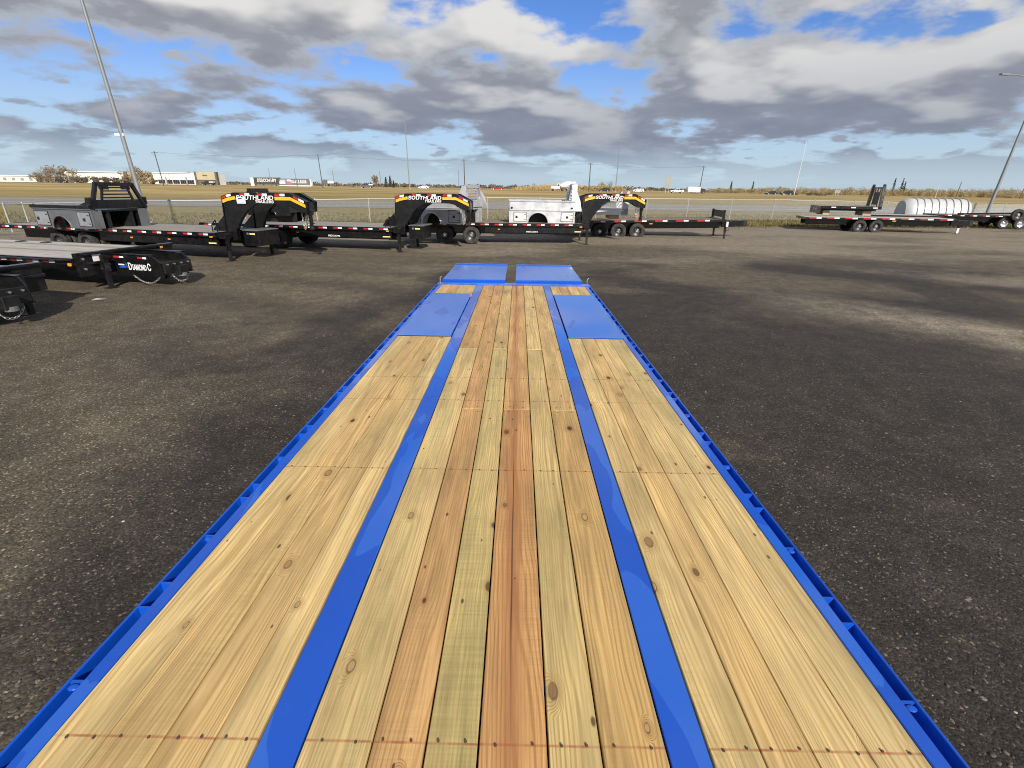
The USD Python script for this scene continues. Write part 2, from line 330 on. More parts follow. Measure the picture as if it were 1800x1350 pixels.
    n('v2', 'voronoi_texture', feature='f1', scale=17.0, randomness=1.0); l('g.position', 'v2.vector')
    n('v2s', 'separate_color'); l('v2.color', 'v2s.color')
    n('v2p', 'math', math_type='greater_than', value2=0.955); l('v2s.g', 'v2p.value1')
    n('v2d', 'map_range', from_min=0.26, from_max=0.18, to_min=0.0, to_max=0.8, clamp=True); l('v2.distance', 'v2d.value')
    n('v2m', 'math', math_type='multiply'); l('v2p.value', 'v2m.value1'); l('v2d.result', 'v2m.value2')
    n('v2c', 'rgb_ramp', ramp=[(0.0, (0.05, 0.045, 0.04)), (0.6, (0.12, 0.11, 0.095)), (1.0, (0.28, 0.26, 0.22))]); l('v2s.b', 'v2c.fac')
    n('c4', 'mix'); l('v2m.value', 'c4.fac'); l('mul1.color', 'c4.color1'); l('v2c.color', 'c4.color2')
    n('tk', 'mapping', location=(16.0, 6.0, 0.0), scale=(1.0, 1.0, 0.0)); l('g.position', 'tk.vector')
    n('tw', 'wave_texture', wave_type='rings', rings_direction='z', profile='sine', scale=0.13, distortion=11.0, detail=4.0, detail_scale=0.35, detail_roughness=0.6); l('tk.vector', 'tw.vector')
    n('tm', 'map_range', from_min=0.0, from_max=1.0, to_min=0.76, to_max=1.24); l('tw.fac', 'tm.value')
    n('tk2', 'mapping', location=(-22.0, 9.0, 0.0), scale=(1.0, 1.0, 0.0)); l('g.position', 'tk2.vector')
    n('tw2', 'wave_texture', wave_type='rings', rings_direction='z', profile='sine', scale=0.55, distortion=10.0, detail=3.0, detail_scale=0.3, detail_roughness=0.6); l('tk2.vector', 'tw2.vector')
    n('tm2', 'map_range', from_min=0.0, from_max=1.0, to_min=0.985, to_max=1.015); l('tw2.fac', 'tm2.value')
    n('tkm', 'noise_texture', scale=0.16, detail=3.0); l('tk2.vector', 'tkm.vector'); n('tkf', 'map_range', range_type='smoothstep', from_min=0.46, from_max=0.64, to_min=0.0, to_max=1.0); l('tkm.fac', 'tkf.value')
    n('tff', 'map_range', range_type='smoothstep', from_min=12.0, from_max=24.0, to_min=1.0, to_max=0.25); l('sp.y', 'tff.value'); n('tkg', 'math', math_type='multiply'); l('tkf.result', 'tkg.value1'); l('tff.result', 'tkg.value2')
    n('tmm', 'mix_float', a=1.0); l('tkg.value', 'tmm.fac'); l('tm.result', 'tmm.b')
    n('c5', 'vector_math', math_type='scale'); l('c4.color', 'c5.vector1'); l('tmm.result', 'c5.scale')
    n('hb', 'math', math_type='multiply_add', value2=-0.6); l('v1.distance', 'hb.value1'); l('mid.fac', 'hb.value3')
    n('b', 'bump', strength=0.6, distance=0.012); l('hb.value', 'b.height')
    # churned, finely rutted surface
    n('mt', 'mapping', scale=(0.8, 1.5, 1.0), rotation=(0, 0, -0.65)); l('g.position', 'mt.vector')
    n('tr', 'noise_texture', scale=0.9, detail=6.0, roughness=0.6, distortion=0.8); l('mt.vector', 'tr.vector')
    n('b2', 'bump', strength=0.22, distance=0.06); l('tr.fac', 'b2.height'); l('b.normal', 'b2.normal')
    n('p', 'principled_bsdf', roughness=0.85, specular_ior_level=0.32); l('c5.vector', 'p.base_color'); l('b2.normal', 'p.normal')
    return usdkit.material(stage, '/World/Looks/gravel', N, L, surface='p.BSDF')
M['gravel'] = gravel_material()
def yard_edge(x):
    x = np.asarray(x, float)
    e = np.interp(x, [-60, -30, -12, 0, 12, 26, 45, 90], [21, 26.5, 31.5, 34, 35.5, 38.0, 40.5, 41])
    return e + 0.9*(meshkit.fbm(np.stack([x*0.45, x*0, x*0], -1), 4, 5)-0.5)*2
gx = np.concatenate([np.linspace(-60, 90, 301)])
v, f = [], []
rows = [-40, -12, 0, 6, 12, 18, 22]
E_ = yard_edge(gx)
for r in rows: v.append(np.c_[gx, np.minimum(np.full_like(gx, r), E_-0.3), np.zeros_like(gx)])
v.append(np.c_[gx, E_, np.zeros_like(gx)])
v = np.vstack(v); nx = len(gx)
for i in range(len(rows)):
    a = np.arange(nx-1) + i*nx
    f.append(np.vstack([np.c_[a, a+1, a+nx+1], np.c_[a, a+nx+1, a+nx]]))
# keep the drape flat and 4 mm above what lies below
v[:, 2] = 0.0
solo('gravel_yard', trimesh.Trimesh(v, np.vstack(f), process=False), M['gravel'], 'dark crushed asphalt and gravel surface of the trailer yard', kind='structure')

# loose stones on the near ground
rng = np.random.default_rng(11)
def pebble(seed):
    m = trimesh.creation.icosphere(1, 1.0); r = np.random.default_rng(seed)
    v = m.vertices * (1 + 0.35*(meshkit.fbm(m.vertices*1.3 + seed*7, 2, seed)[:, None]-0.5)) * np.array([1.0, 0.75, 0.5])
    return trimesh.Trimesh(v, m.faces, process=False)
def stuff_points(path, protos, pos, ori, scl, idx, label, cat):
    pi = UsdGeom.PointInstancer.Define(stage, path)
    rel = pi.CreatePrototypesRel()
    for k, (nm, mesh, m_) in enumerate(protos):
        pr = usdkit.mesh(stage, f'{path}/Prototypes/{nm}', mesh, m_); rel.AddTarget(pr.GetPath())
    pi.CreateProtoIndicesAttr(Vt.IntArray.FromNumpy(np.asarray(idx, np.int32)))
    pi.CreatePositionsAttr(Vt.Vec3fArray.FromNumpy(np.asarray(pos, np.float32)))
    half = np.asarray(ori)/2
    pi.CreateOrientationsAttr(Vt.QuathArray([Gf.Quath(float(math.cos(h)), 0, 0, float(math.sin(h))) for h in half]))
    pi.CreateScalesAttr(Vt.Vec3fArray.FromNumpy(np.asarray(scl, np.float32)))
    return tag(pi.GetPrim(), label, cat, kind='stuff')
st = [mat('stone_dark', (0.07, 0.063, 0.057), 0.8, scale=60, vary=0.3), mat('stone_brown', (0.13, 0.113, 0.09), 0.85, scale=60, vary=0.3), mat('stone_pale', (0.36, 0.33, 0.28), 0.85, scale=60, vary=0.3)]
n_p = 16000
rad = 2.2 + 9.5*rng.random(n_p)**1.3
side = rng.choice([-1, 1], n_p); ang = np.radians(rng.uniform(8, 75, n_p))*side
P = np.c_[rad*np.sin(ang), rad*np.cos(ang)-0.4, np.zeros(n_p)]
ok = (P[:, 0] < -1.5) | (P[:, 0] > 1.4) | (P[:, 1] > 10.5); P = P[ok]
s = 0.004 + 0.010*rng.random(len(P))**5
P[:, 2] = s*0.15
idx = rng.choice(3, len(P), p=[0.70, 0.275, 0.025])
stuff_points('/World/loose_stones', [('stone_dark', pebble(1), st[0]), ('stone_brown', pebble(2), st[1]), ('stone_pale', pebble(3), st[2])], P, rng.random(len(P))*6.28, np.c_[s, s, s], idx, 'loose stones scattered over the dark gravel yard', 'gravel')

# road beyond the fence and the highway
def ribbon(path, w, dz, n=80):
    p = np.asarray(path, float); t = np.linspace(0, 1, n); k = np.linspace(0, 1, len(p))
    c = np.c_[np.interp(t, k, p[:, 0]), np.interp(t, k, p[:, 1])]; d = np.gradient(c, axis=0); d /= np.linalg.norm(d, axis=1)[:, None]; nn = np.c_[-d[:, 1], d[:, 0]]
    a, b = c - nn*w/2, c + nn*w/2
    v = np.vstack([np.c_[a, tz(a[:, 0], a[:, 1])+dz], np.c_[b, tz(b[:, 0], b[:, 1])+dz]]); i = np.arange(n-1)
    return trimesh.Trimesh(v, np.vstack([np.c_[i, i+1, i+n+1], np.c_[i, i+n+1, i+n]]), process=False)
M['asphalt'] = mat('road_asphalt', (0.215, 0.205, 0.185), 0.95, scale=0.5, vary=0.14)
M['hwy'] = mat('highway_concrete', (0.34, 0.32, 0.28), 0.85, scale=0.3, vary=0.15)
M['paint'] = mat('road_paint', (0.62, 0.61, 0.57), 0.7, scale=2)
RD = [(-320, 62), (-60, 70), (60, 80), (320, 100)]
solo('road', ribbon(RD, 27, 0.012), M['asphalt'], 'grey asphalt road running past beyond the fence', kind='structure')
for off, nm in ((-6.2, 'a'), (6.0, 'b')):
    solo('road_line', ribbon([(x_, y_+off) for x_, y_ in RD], 0.45, 0.018), M['paint'], 'faded pale line painted along the grey road', kind='structure')
solo('highway', ribbon([(-900, 238), (900, 240)], 15, 0.03, 160), M['hwy'], 'pale highway crossing behind the dry field', kind='structure')

# ---------------------------------------------------------------- the blue trailer
def blue_material(name, puddle, tread=False):
    N, L = {}, []
    def n(nm, kind, **k): N[nm] = (kind, k)
    def l(a, b): L.append((a, b))
    n('tc', 'texture_coordinate')
    n('mp', 'mapping', scale=(3.2, 0.95, 1.0), location=(0.7, 0.35, 0)); l('tc.object', 'mp.vector')
    n('w', 'noise_texture', scale=1.5, detail=2.0, roughness=0.4, distortion=0.5); l('mp.vector', 'w.vector')
    n('wm', 'map_range', range_type='smoothstep', from_min=puddle, from_max=puddle+0.012, to_min=0.0, to_max=1.0); l('w.fac', 'wm.value')
    n('f', 'noise_texture', scale=35.0, detail=4.0); l('tc.object', 'f.vector')
    n('big', 'noise_texture', scale=1.1, detail=4.0); l('tc.object', 'big.vector')
    n('dry', 'rgb_ramp', ramp=[(0.3, (0.0045, 0.076, 0.47)), (0.7, (0.0062, 0.092, 0.56))]); l('big.fac', 'dry.fac')
    n('sc', 'mapping', scale=(60.0, 3.0, 1.0), rotation=(0, 0, 0.5)); l('tc.object', 'sc.vector'); n('scn', 'noise_texture', scale=1.0, detail=3.0); l('sc.vector', 'scn.vector')
    n('scf', 'map_range', range_type='smoothstep', from_min=0.70, from_max=0.80, to_min=0.0, to_max=0.35); l('scn.fac', 'scf.value')
    n('hz', 'mix', color2=((0.028, 0.15, 0.62) if tread else (0.022, 0.125, 0.58))); l('wm.result', 'hz.fac'); l('dry.color', 'hz.color1')
    n('rg', 'map_range', to_min=0.26, to_max=(0.30 if tread else 0.12)); l('wm.result', 'rg.value')
    n('hh', 'math', math_type='multiply_add', value2=0.08); l('f.fac', 'hh.value1'); l('wm.result', 'hh.value3')
    n('b', 'bump', strength=0.10, distance=0.004); l('hh.value', 'b.height')
    n('p', 'principled_bsdf', specular_ior_level=0.5, coat_weight=0.5, coat_roughness=0.05); n('dst', 'mix', color2=(0.16, 0.22, 0.45)); l('scf.result', 'dst.fac'); l('hz.color', 'dst.color1'); l('dst.color', 'p.base_color'); l('rg.result', 'p.roughness')
    if tread:
        n('mt', 'mapping', scale=(1, 1, 1), rotation=(0, 0, 0.785)); l('tc.object', 'mt.vector')
        n('ck', 'voronoi_texture', feature='f1', scale=34.0, randomness=0.05); l('mt.vector', 'ck.vector')
        n('b2', 'bump', strength=0.22, distance=0.003); l('ck.distance', 'b2.height'); l('b.normal', 'b2.normal'); l('b2.normal', 'p.normal')
    else: l('b.normal', 'p.normal')
    return usdkit.material(stage, f'/World/Looks/{name}', N, L, surface='p.BSDF')
M['blue'] = blue_material('blue_paint', 2.0)
M['bluewet'] = blue_material('blue_paint_wet', 0.52)
M['bluetread'] = blue_material('blue_tread_plate', 0.30, True)

def wood_material(name, base, seed, xs, red=None, green=0.15):
    """flat sawn timber along local y: growth rings about a wandering pith, knots, saw marks; xs are the board middles it is used on"""
    N, L = {}, []
    def n(nm, kind, **k): N[nm] = (kind, k); return nm
    def l(a, b): L.append((a, b))
    base = np.array(base, float)
    n('tc', 'texture_coordinate')
    n('of', 'vector_math', math_type='add', vector2=(0.0, seed*13.7, seed*3.1)); l('tc.object', 'of.vector1')
    n('sp', 'separate_xyz'); l('of.vector', 'sp.vector')
    n('sx', 'math', math_type='subtract', value2=xs); l('sp.x', 'sx.value1')
    # knots on a stretched cell pattern
    n('kc', 'combine_xyz', z=seed*2.3); n('kx', 'math', math_type='multiply', value2=3.4); n('ky', 'math', math_type='multiply', value2=1.75)
    l('sp.x', 'kx.value1'); l('sp.y', 'ky.value1'); l('kx.value', 'kc.x'); l('ky.value', 'kc.y')
    n('kw', 'noise_texture', scale=9.0, detail=2.0); l('of.vector', 'kw.vector')
    n('kv', 'voronoi_texture', dimensions='2D', feature='f1', scale=1.0, randomness=0.9); l('kc.vector', 'kv.vector')
    n('ks', 'separate_color'); l('kv.color', 'ks.color')
    n('kp', 'math', math_type='greater_than', value2=0.30); l('ks.r', 'kp.value1')
    n('kd', 'math', math_type='multiply_add', value2=0.03, value3=-0.015); l('kw.fac', 'kd.value1')
    n('kdd', 'math', math_type='add'); l('kv.distance', 'kdd.value1'); l('kd.value', 'kdd.value2')
    n('kr', 'math', math_type='multiply_add', value2=0.032, value3=0.022); l('ks.g', 'kr.value1')        # knot radius in cell units
    n('kq', 'math', math_type='divide'); l('kdd.value', 'kq.value1'); l('kr.value', 'kq.value2')
    n('core', 'map_range', range_type='smoothstep', from_min=1.05, from_max=0.75, to_min=0.0, to_max=1.0); l('kq.value', 'core.value')
    n('coreP', 'math', math_type='multiply'); l('core.result', 'coreP.value1'); l('kp.value', 'coreP.value2')
    n('rimk', 'map_range', range_type='smoothstep', from_min=3.2, from_max=1.0, to_min=0.0, to_max=1.0); l('kq.value', 'rimk.value')
    n('rimP', 'math', math_type='multiply'); l('rimk.result', 'rimP.value1'); l('kp.value', 'rimP.value2')
    # rings
    n('wc', 'combine_xyz'); n('wx', 'math', math_type='multiply', value2=2.4); n('wy', 'math', math_type='multiply', value2=0.45)
    l('sp.x', 'wx.value1'); l('sp.y', 'wy.value1'); l('wx.value', 'wc.x'); l('wy.value', 'wc.y')
    n('wn', 'noise_texture', scale=1.0, detail=3.0, roughness=0.55); l('wc.vector', 'wn.vector')
    n('xo', 'math', math_type='multiply_add', value2=0.22, value3=-0.11 + (seed % 3-1)*0.035); l('wn.fac', 'xo.value1')
    n('xx', 'math', math_type='add'); l('sx.value', 'xx.value1'); l('xo.value', 'xx.value2')
    n('x2', 'math', math_type='multiply'); l('xx.value', 'x2.value1'); l('xx.value', 'x2.value2')
    n('wn2', 'noise_texture', scale=0.35, detail=2.0); l('wc.vector', 'wn2.vector')
    n('zz', 'math', math_type='multiply_add', value2=0.11, value3=0.0); l('wn2.fac', 'zz.value1')
    n('z2', 'math', math_type='multiply'); l('zz.value', 'z2.value1'); l('zz.value', 'z2.value2')
    n('rr', 'math', math_type='add'); l('x2.value', 'rr.value1'); l('z2.value', 'rr.value2')
    n('r', 'math', math_type='sqrt'); l('rr.value', 'r.value1')
    n('rk', 'math', math_type='multiply_add', value2=0.034); l('rimP.value', 'rk.value1'); l('r.value', 'rk.value3')
    n('rw', 'math', math_type='multiply', value2=2*math.pi/0.0085); l('rk.value', 'rw.value1')
    n('sn', 'math', math_type='sine'); l('rw.value', 'sn.value1')
    n('late', 'map_range', range_type='smoothstep', from_min=-0.2, from_max=1.0, to_min=0.0, to_max=1.0); l('sn.value', 'late.value')
    # fibres, saw marks, blotches
    n('fm', 'mapping', scale=(130.0, 2.6, 1.0)); l('of.vector', 'fm.vector'); n('fib', 'noise_texture', scale=1.0, detail=4.0, roughness=0.65); l('fm.vector', 'fib.vector')
    n('sm', 'mapping', scale=(2.5, 110.0, 1.0)); l('of.vector', 'sm.vector'); n('saw', 'noise_texture', scale=1.0, detail=2.0); l('sm.vector', 'saw.vector')
    n('bm', 'mapping', scale=(7.0, 1.3, 1.0)); l('of.vector', 'bm.vector'); n('blo', 'noise_texture', scale=1.0, detail=5.0, roughness=0.6); l('bm.vector', 'blo.vector')
    n('gm', 'mapping', scale=(5.0, 0.55, 1.0), location=(4.0, 0, 0)); l('of.vector', 'gm.vector'); n('grn', 'noise_texture', scale=1.0, detail=3.0, roughness=0.55); l('gm.vector', 'grn.vector')
    early, latec = base*1.10, base*np.array([0.66, 0.56, 0.42])
    n('ring', 'mix', color1=tuple(early), color2=tuple(latec)); n('lfm', 'map_range', from_min=0.35, from_max=0.65, to_min=0.16, to_max=0.70, clamp=True); l('blo.fac', 'lfm.value'); n('lf', 'math', math_type='multiply'); l('lfm.result', 'lf.value2'); l('late.result', 'lf.value1'); l('lf.value', 'ring.fac')
    n('gf', 'map_range', range_type='smoothstep', from_min=0.46, from_max=0.72, to_min=0.0, to_max=green); l('grn.fac', 'gf.value')
    n('gr', 'mix', color2=(base[0]*0.76, base[1]*0.89, base[2]*0.80)); l('gf.result', 'gr.fac'); l('ring.color', 'gr.color1')
    n('bl', 'map_range', from_min=0.3, from_max=0.7, to_min=0.62, to_max=1.22); l('blo.fac', 'bl.value')
    n('fb', 'map_range', from_min=0.3, from_max=0.7, to_min=0.76, to_max=1.18); l('fib.fac', 'fb.value')
    n('swp', 'map_range', range_type='smoothstep', from_min=0.48, from_max=0.68, to_min=0.0, to_max=0.16); l('grn.fac', 'swp.value'); n('sw1', 'math', math_type='subtract', value2=0.5); l('saw.fac', 'sw1.value1'); n('sw2', 'math', math_type='multiply'); l('sw1.value', 'sw2.value1'); l('swp.result', 'sw2.value2'); n('sw', 'math', math_type='multiply_add', value2=3.0, value3=1.0); l('sw2.value', 'sw.value1')
    n('um', 'mapping', scale=(42.0, 0.55, 1.0), location=(1.0, 3.0, 0)); l('of.vector', 'um.vector'); n('un', 'noise_texture', scale=1.0, detail=5.0, roughness=0.7); l('um.vector', 'un.vector'); n('ub', 'map_range', from_min=0.3, from_max=0.7, to_min=0.92, to_max=1.07); l('un.fac', 'ub.value')
    n('m0', 'math', math_type='multiply'); l('bl.result', 'm0.value1'); l('ub.result', 'm0.value2')
    n('m1', 'math', math_type='multiply'); l('m0.value', 'm1.value1'); l('fb.result', 'm1.value2')
    n('m2', 'math', math_type='multiply'); l('m1.value', 'm2.value1'); l('sw.value', 'm2.value2')
    n('cc', 'vector_math', math_type='scale'); l('gr.color', 'cc.vector1'); l('m2.value', 'cc.scale')
    prev = 'cc.vector'
    if red:                                                # a red heart streak along the board
        n('rs', 'math', math_type='absolute'); n('rw_', 'math', math_type='multiply_add', value2=0.035, value3=-0.0175 + red); l('wn.fac', 'rw_.value1'); n('rsx', 'math', math_type='add'); l('sx.value', 'rsx.value1'); l('rw_.value', 'rsx.value2'); l('rsx.value', 'rs.value1')
        n('rf0', 'map_range', range_type='smoothstep', from_min=0.062, from_max=0.0, to_min=0.0, to_max=0.62); l('rs.value', 'rf0.value'); n('rfm', 'map_range', from_min=0.3, from_max=0.65, to_min=0.35, to_max=1.25); l('un.fac', 'rfm.value'); n('rf', 'math', math_type='multiply', use_clamp=True); l('rf0.result', 'rf.value1'); l('rfm.result', 'rf.value2')
        n('rc', 'mix', color2=(0.34, 0.13, 0.052)); l('rf.value', 'rc.fac'); l(prev, 'rc.color1'); prev = 'rc.color'
        n('crm', 'map_range', range_type='smoothstep', from_min=0.45, from_max=0.62, to_min=0.0005, to_max=0.0042); l('grn.fac', 'crm.value'); n('crd', 'math', math_type='divide'); l('rs.value', 'crd.value1'); l('crm.result', 'crd.value2'); n('cr', 'map_range', range_type='smoothstep', from_min=1.2, from_max=0.4, to_min=0.0, to_max=0.75); l('crd.value', 'cr.value')
        n('crc', 'mix', color2=(0.06, 0.02, 0.012)); l('cr.result', 'crc.fac'); l(prev, 'crc.color1'); prev = 'crc.color'
    n('halo', 'math', math_type='multiply', value2=0.42); l('rimP.value', 'halo.value1')
    n('kh', 'mix', color2=tuple(base*np.array([0.55, 0.45, 0.32]))); l('halo.value', 'kh.fac'); l(prev, 'kh.color1')
    n('kcol', 'rgb_ramp', ramp=[(0.0, (0.035, 0.016, 0.008)), (0.35, (0.10, 0.048, 0.022)), (0.6, (0.30, 0.18, 0.08)), (1.0, (0.48, 0.33, 0.15))]); l('ks.b', 'kcol.fac')
    n('kf', 'math', math_type='multiply', value2=0.92); l('coreP.value', 'kf.value1')
    n('kk', 'mix'); l('kf.value', 'kk.fac'); l('kh.color', 'kk.color1'); l('kcol.color', 'kk.color2')
    n('kri', 'math', math_type='subtract', value2=1.0); l('kq.value', 'kri.value1'); n('kra', 'math', math_type='absolute'); l('kri.value', 'kra.value1')
    n('krm', 'map_range', range_type='smoothstep', from_min=0.30, from_max=0.05, to_min=0.0, to_max=0.65); l('kra.value', 'krm.value'); n('krp', 'math', math_type='multiply'); l('krm.result', 'krp.value1'); l('kp.value', 'krp.value2')
    n('krc', 'mix', color2=(0.13, 0.062, 0.026)); l('krp.value', 'krc.fac'); l('kk.color', 'krc.color1')
    # a few dark pitch streaks trailing along the grain
    n('pm_', 'mapping', scale=(48.0, 1.1, 1.0), location=(2.0, 5.0, 0)); l('of.vector', 'pm_.vector'); n('pn', 'noise_texture', scale=1.0, detail=2.0); l('pm_.vector', 'pn.vector')
    n('pf', 'map_range', range_type='smoothstep', from_min=0.70, from_max=0.82, to_min=0.0, to_max=0.5); l('pn.fac', 'pf.value')
    n('pk', 'mix', color2=tuple(base*np.array([0.42, 0.32, 0.22]))); l('pf.result', 'pk.fac'); l('krc.color', 'pk.color1')
    # pin knots and flecks
    n('qc', 'combine_xyz', z=seed*1.7); n('qx', 'math', math_type='multiply', value2=9.0); n('qy', 'math', math_type='multiply', value2=4.2)
    l('sp.x', 'qx.value1'); l('sp.y', 'qy.value1'); l('qx.value', 'qc.x'); l('qy.value', 'qc.y')
    n('qv', 'voronoi_texture', dimensions='2D', feature='f1', scale=1.0, randomness=1.0); l('qc.vector', 'qv.vector'); n('qs', 'separate_color'); l('qv.color', 'qs.color')
    n('qp', 'math', math_type='greater_than', value2=0.80); l('qs.r', 'qp.value1')
    n('qr', 'map_range', from_min=0.0, from_max=1.0, to_min=0.025, to_max=0.075); l('qs.g', 'qr.value')
    n('qq', 'math', math_type='divide'); l('qv.distance', 'qq.value1'); l('qr.result', 'qq.value2')
    n('qm', 'map_range', range_type='smoothstep', from_min=1.2, from_max=0.5, to_min=0.0, to_max=0.85); l('qq.value', 'qm.value'); n('qo', 'math', math_type='multiply'); l('qm.result', 'qo.value1'); l('qp.value', 'qo.value2')
    n('qk', 'mix', color2=(0.07, 0.036, 0.018)); l('qo.value', 'qk.fac'); l('pk.color', 'qk.color1')
    prev = 'qk.color'
    # snapped chalk lines across the deck
    n('sy', 'separate_xyz'); l('tc.object', 'sy.vector')
    n('cn', 'noise_texture', scale=14.0, detail=3.0); l('tc.object', 'cn.vector')
    for k, yy in enumerate(CHALK):
        n(f'ca{k}', 'math', math_type='subtract', value2=yy); l('sy.y', f'ca{k}.value1')
        n(f'cb{k}', 'math', math_type='absolute'); l(f'ca{k}.value', f'cb{k}.value1')
        n(f'cd{k}', 'map_range', range_type='smoothstep', from_min=0.0055, from_max=0.0015, to_min=0.0, to_max=1.0); l(f'cb{k}.value', f'cd{k}.value')
        n(f'ce{k}', 'map_range', from_min=0.35, from_max=0.6, to_min=0.15, to_max=0.75, clamp=True); l('cn.fac', f'ce{k}.value')
        n(f'cf{k}', 'math', math_type='multiply'); l(f'cd{k}.result', f'cf{k}.value1'); l(f'ce{k}.result', f'cf{k}.value2')
        n(f'cg{k}', 'mix', color2=(0.34, 0.085, 0.045)); l(f'cf{k}.value', f'cg{k}.fac'); l(prev, f'cg{k}.color1'); prev = f'cg{k}.color'
    n('h1', 'math', math_type='multiply_add', value2=-0.5); l('late.result', 'h1.value1'); l('fib.fac', 'h1.value3')
    n('h2', 'math', math_type='multiply_add', value2=-1.2); l('coreP.value', 'h2.value1'); l('h1.value', 'h2.value3')
    n('bp', 'bump', strength=0.35, distance=0.0022); l('h2.value', 'bp.height')
    n('p', 'principled_bsdf', roughness=0.62, specular_ior_level=0.3); l(prev, 'p.base_color'); l('bp.normal', 'p.normal')
    return usdkit.material(stage, f'/World/Looks/{name}', N, L, surface='p.BSDF')

CHALK = (0.857, 2.28, 3.24, 3.71)
H = 1.404                                              # lens above the deck
blue = thing('flatbed_trailer', 'long bright blue flatbed trailer with new wooden plank deck in the foreground', 'trailer', (0, 0, EYE-H), 0.476*-1)
UsdGeom.Xformable(blue).AddRotateXOp().Set(-0.807)
Y0, YE = -1.6, 8.12                                    # deck from behind the photographer to the rear bar
TH = 0.045
NAT, GRN, RED_, YEL = (0.60, 0.41, 0.172), (0.57, 0.42, 0.176), (0.56, 0.335, 0.138), (0.64, 0.465, 0.205)
rngp = np.random.default_rng(5)
def plank(x0, x1, y0, y1, m, gap):
    dz = rngp.uniform(-0.0015, 0.0015)
    return obj('plank', cbx(x0+gap/2, x1-gap/2, y0, y1, -TH+dz, dz, 0.002), m, blue)
k = 0
def wood(base, x, red=None, green=0.25):
    global k; k += 1
    return wood_material(f'plank_wood_{k:02d}', base, k, x, red, green)
CEN = [-0.566, -0.378, -0.23, -0.086, 0.104, 0.25, 0.428]
spec = [(YEL, None, 0.7), (RED_, None, 0.1), (GRN, None, 0.55), ((0.51, 0.285, 0.112), 0.012, 0.0), (GRN, None, 0.55), ((0.53, 0.345, 0.135), None, 0.15)]
for i in range(6):
    x0, x1 = CEN[i], CEN[i+1]; b, rd, g = spec[i]
    joint = 4.53 if i in (0, 2, 4) else 3.09
    plank(x0, x1, Y0, joint-0.002, wood(b, (x0+x1)/2, rd, g), 0.006)
    b2 = (RED_, RED_, NAT, (0.60, 0.36, 0.145), YEL, NAT)[i]
    plank(x0, x1, joint+0.002, YE, wood(b2, (x0+x1)/2, 0.02 if i == 3 else None, 0.3), 0.006)
LFT = [-1.262, -1.112, -0.952, -0.812, -0.692]; RGT = [0.545, 0.684, 0.826, 0.980, 1.128]
for side_, E in (('l', LFT), ('r', RGT)):
    for i in range(4):
        b = (YEL, NAT, NAT, YEL)[i] if side_ == 'l' else (YEL, NAT, YEL, (0.61, 0.455, 0.205))[i]
        plank(E[i], E[i+1], Y0, 4.94, wood(b, (E[i]+E[i+1])/2, None, 0.35), 0.0035)
        plank(E[i], E[i+1], 7.33, YE, wood((NAT, RED_, YEL, NAT)[i], (E[i]+E[i+1])/2, None, 0.2), 0.004)
# steel: beam tops between the boards, edge flats, rear bar, wheel covers, side rails with stake pockets
for x0, x1 in ((-0.688, -0.570), (0.432, 0.541)):
    obj('beam_top', cbx(x0, x1, Y0, YE+0.02, -0.020, -0.002, 0.002), M['bluewet'], blue)
    obj('main_beam', [bx((x0+x1)/2-0.006, (x0+x1)/2+0.006, Y0, 8.30, -0.33, -0.0205), bx(x0, x1, Y0, 8.30, -0.35, -0.331)], M['blue'], blue)
for s_, xi in ((-1, -1.264), (1, 1.130)):
    obj('edge_flat', cbx(min(xi, xi+s_*0.050), max(xi, xi+s_*0.050), Y0, 8.34, -0.204, 0.0, 0.003), M['bluewet'], blue)
    xo = xi + s_*0.092
    obj('side_rail', cbx(min(xo, xo+s_*0.010), max(xo, xo+s_*0.010), Y0, 8.34, -0.21, -0.004, 0.002), M['blue'], blue)
    obj('rail_bottom', bx(min(xi, xo)+0.002 if s_ > 0 else min(xi, xo)+0.001, max(xi, xo)-0.001, Y0, 8.34, -0.214, -0.206), M['blue'], blue)
    yy = 1.02 if s_ < 0 else 1.01
    n_ = -4
    while True:
        ys_ = yy + n_*0.686; n_ += 1
        if ys_ > 8.2: break
        a, b = sorted((xi+s_*0.0505, xo-s_*0.0005))
        for o in (0.286, 0.405):                       # the two walls of a stake pocket
            obj('stake_pocket', bx(a, b, ys_+o-0.004, ys_+o+0.004, -0.205, -0.006), M['blue'], blue)
        obj('rail_gusset', [bx(a, b, ys_-0.004, ys_+0.004, -0.205, -0.008), trimesh.creation.icosphere(1, 1.0).apply_scale([0.016, 0.012, 0.005]).apply_translation([(a+b)/2, ys_-0.018, -0.012])], M['blue'], blue)
obj('rear_bar', cbx(-1.356, 1.222, 8.145, 8.36, -0.10, 0.006, 0.006), M['bluewet'], blue)
obj('rear_bumper', cbx(-1.356, 1.222, 8.365, 8.43, -0.16, -0.05, 0.006), M['blue'], blue)
for x0, x1 in ((-1.272, -0.700), (0.552, 1.142)):
    obj('wheel_cover', cbx(x0, x1, 4.95, 7.325, 0.001, 0.010, 0.003), M['bluetread'], blue)
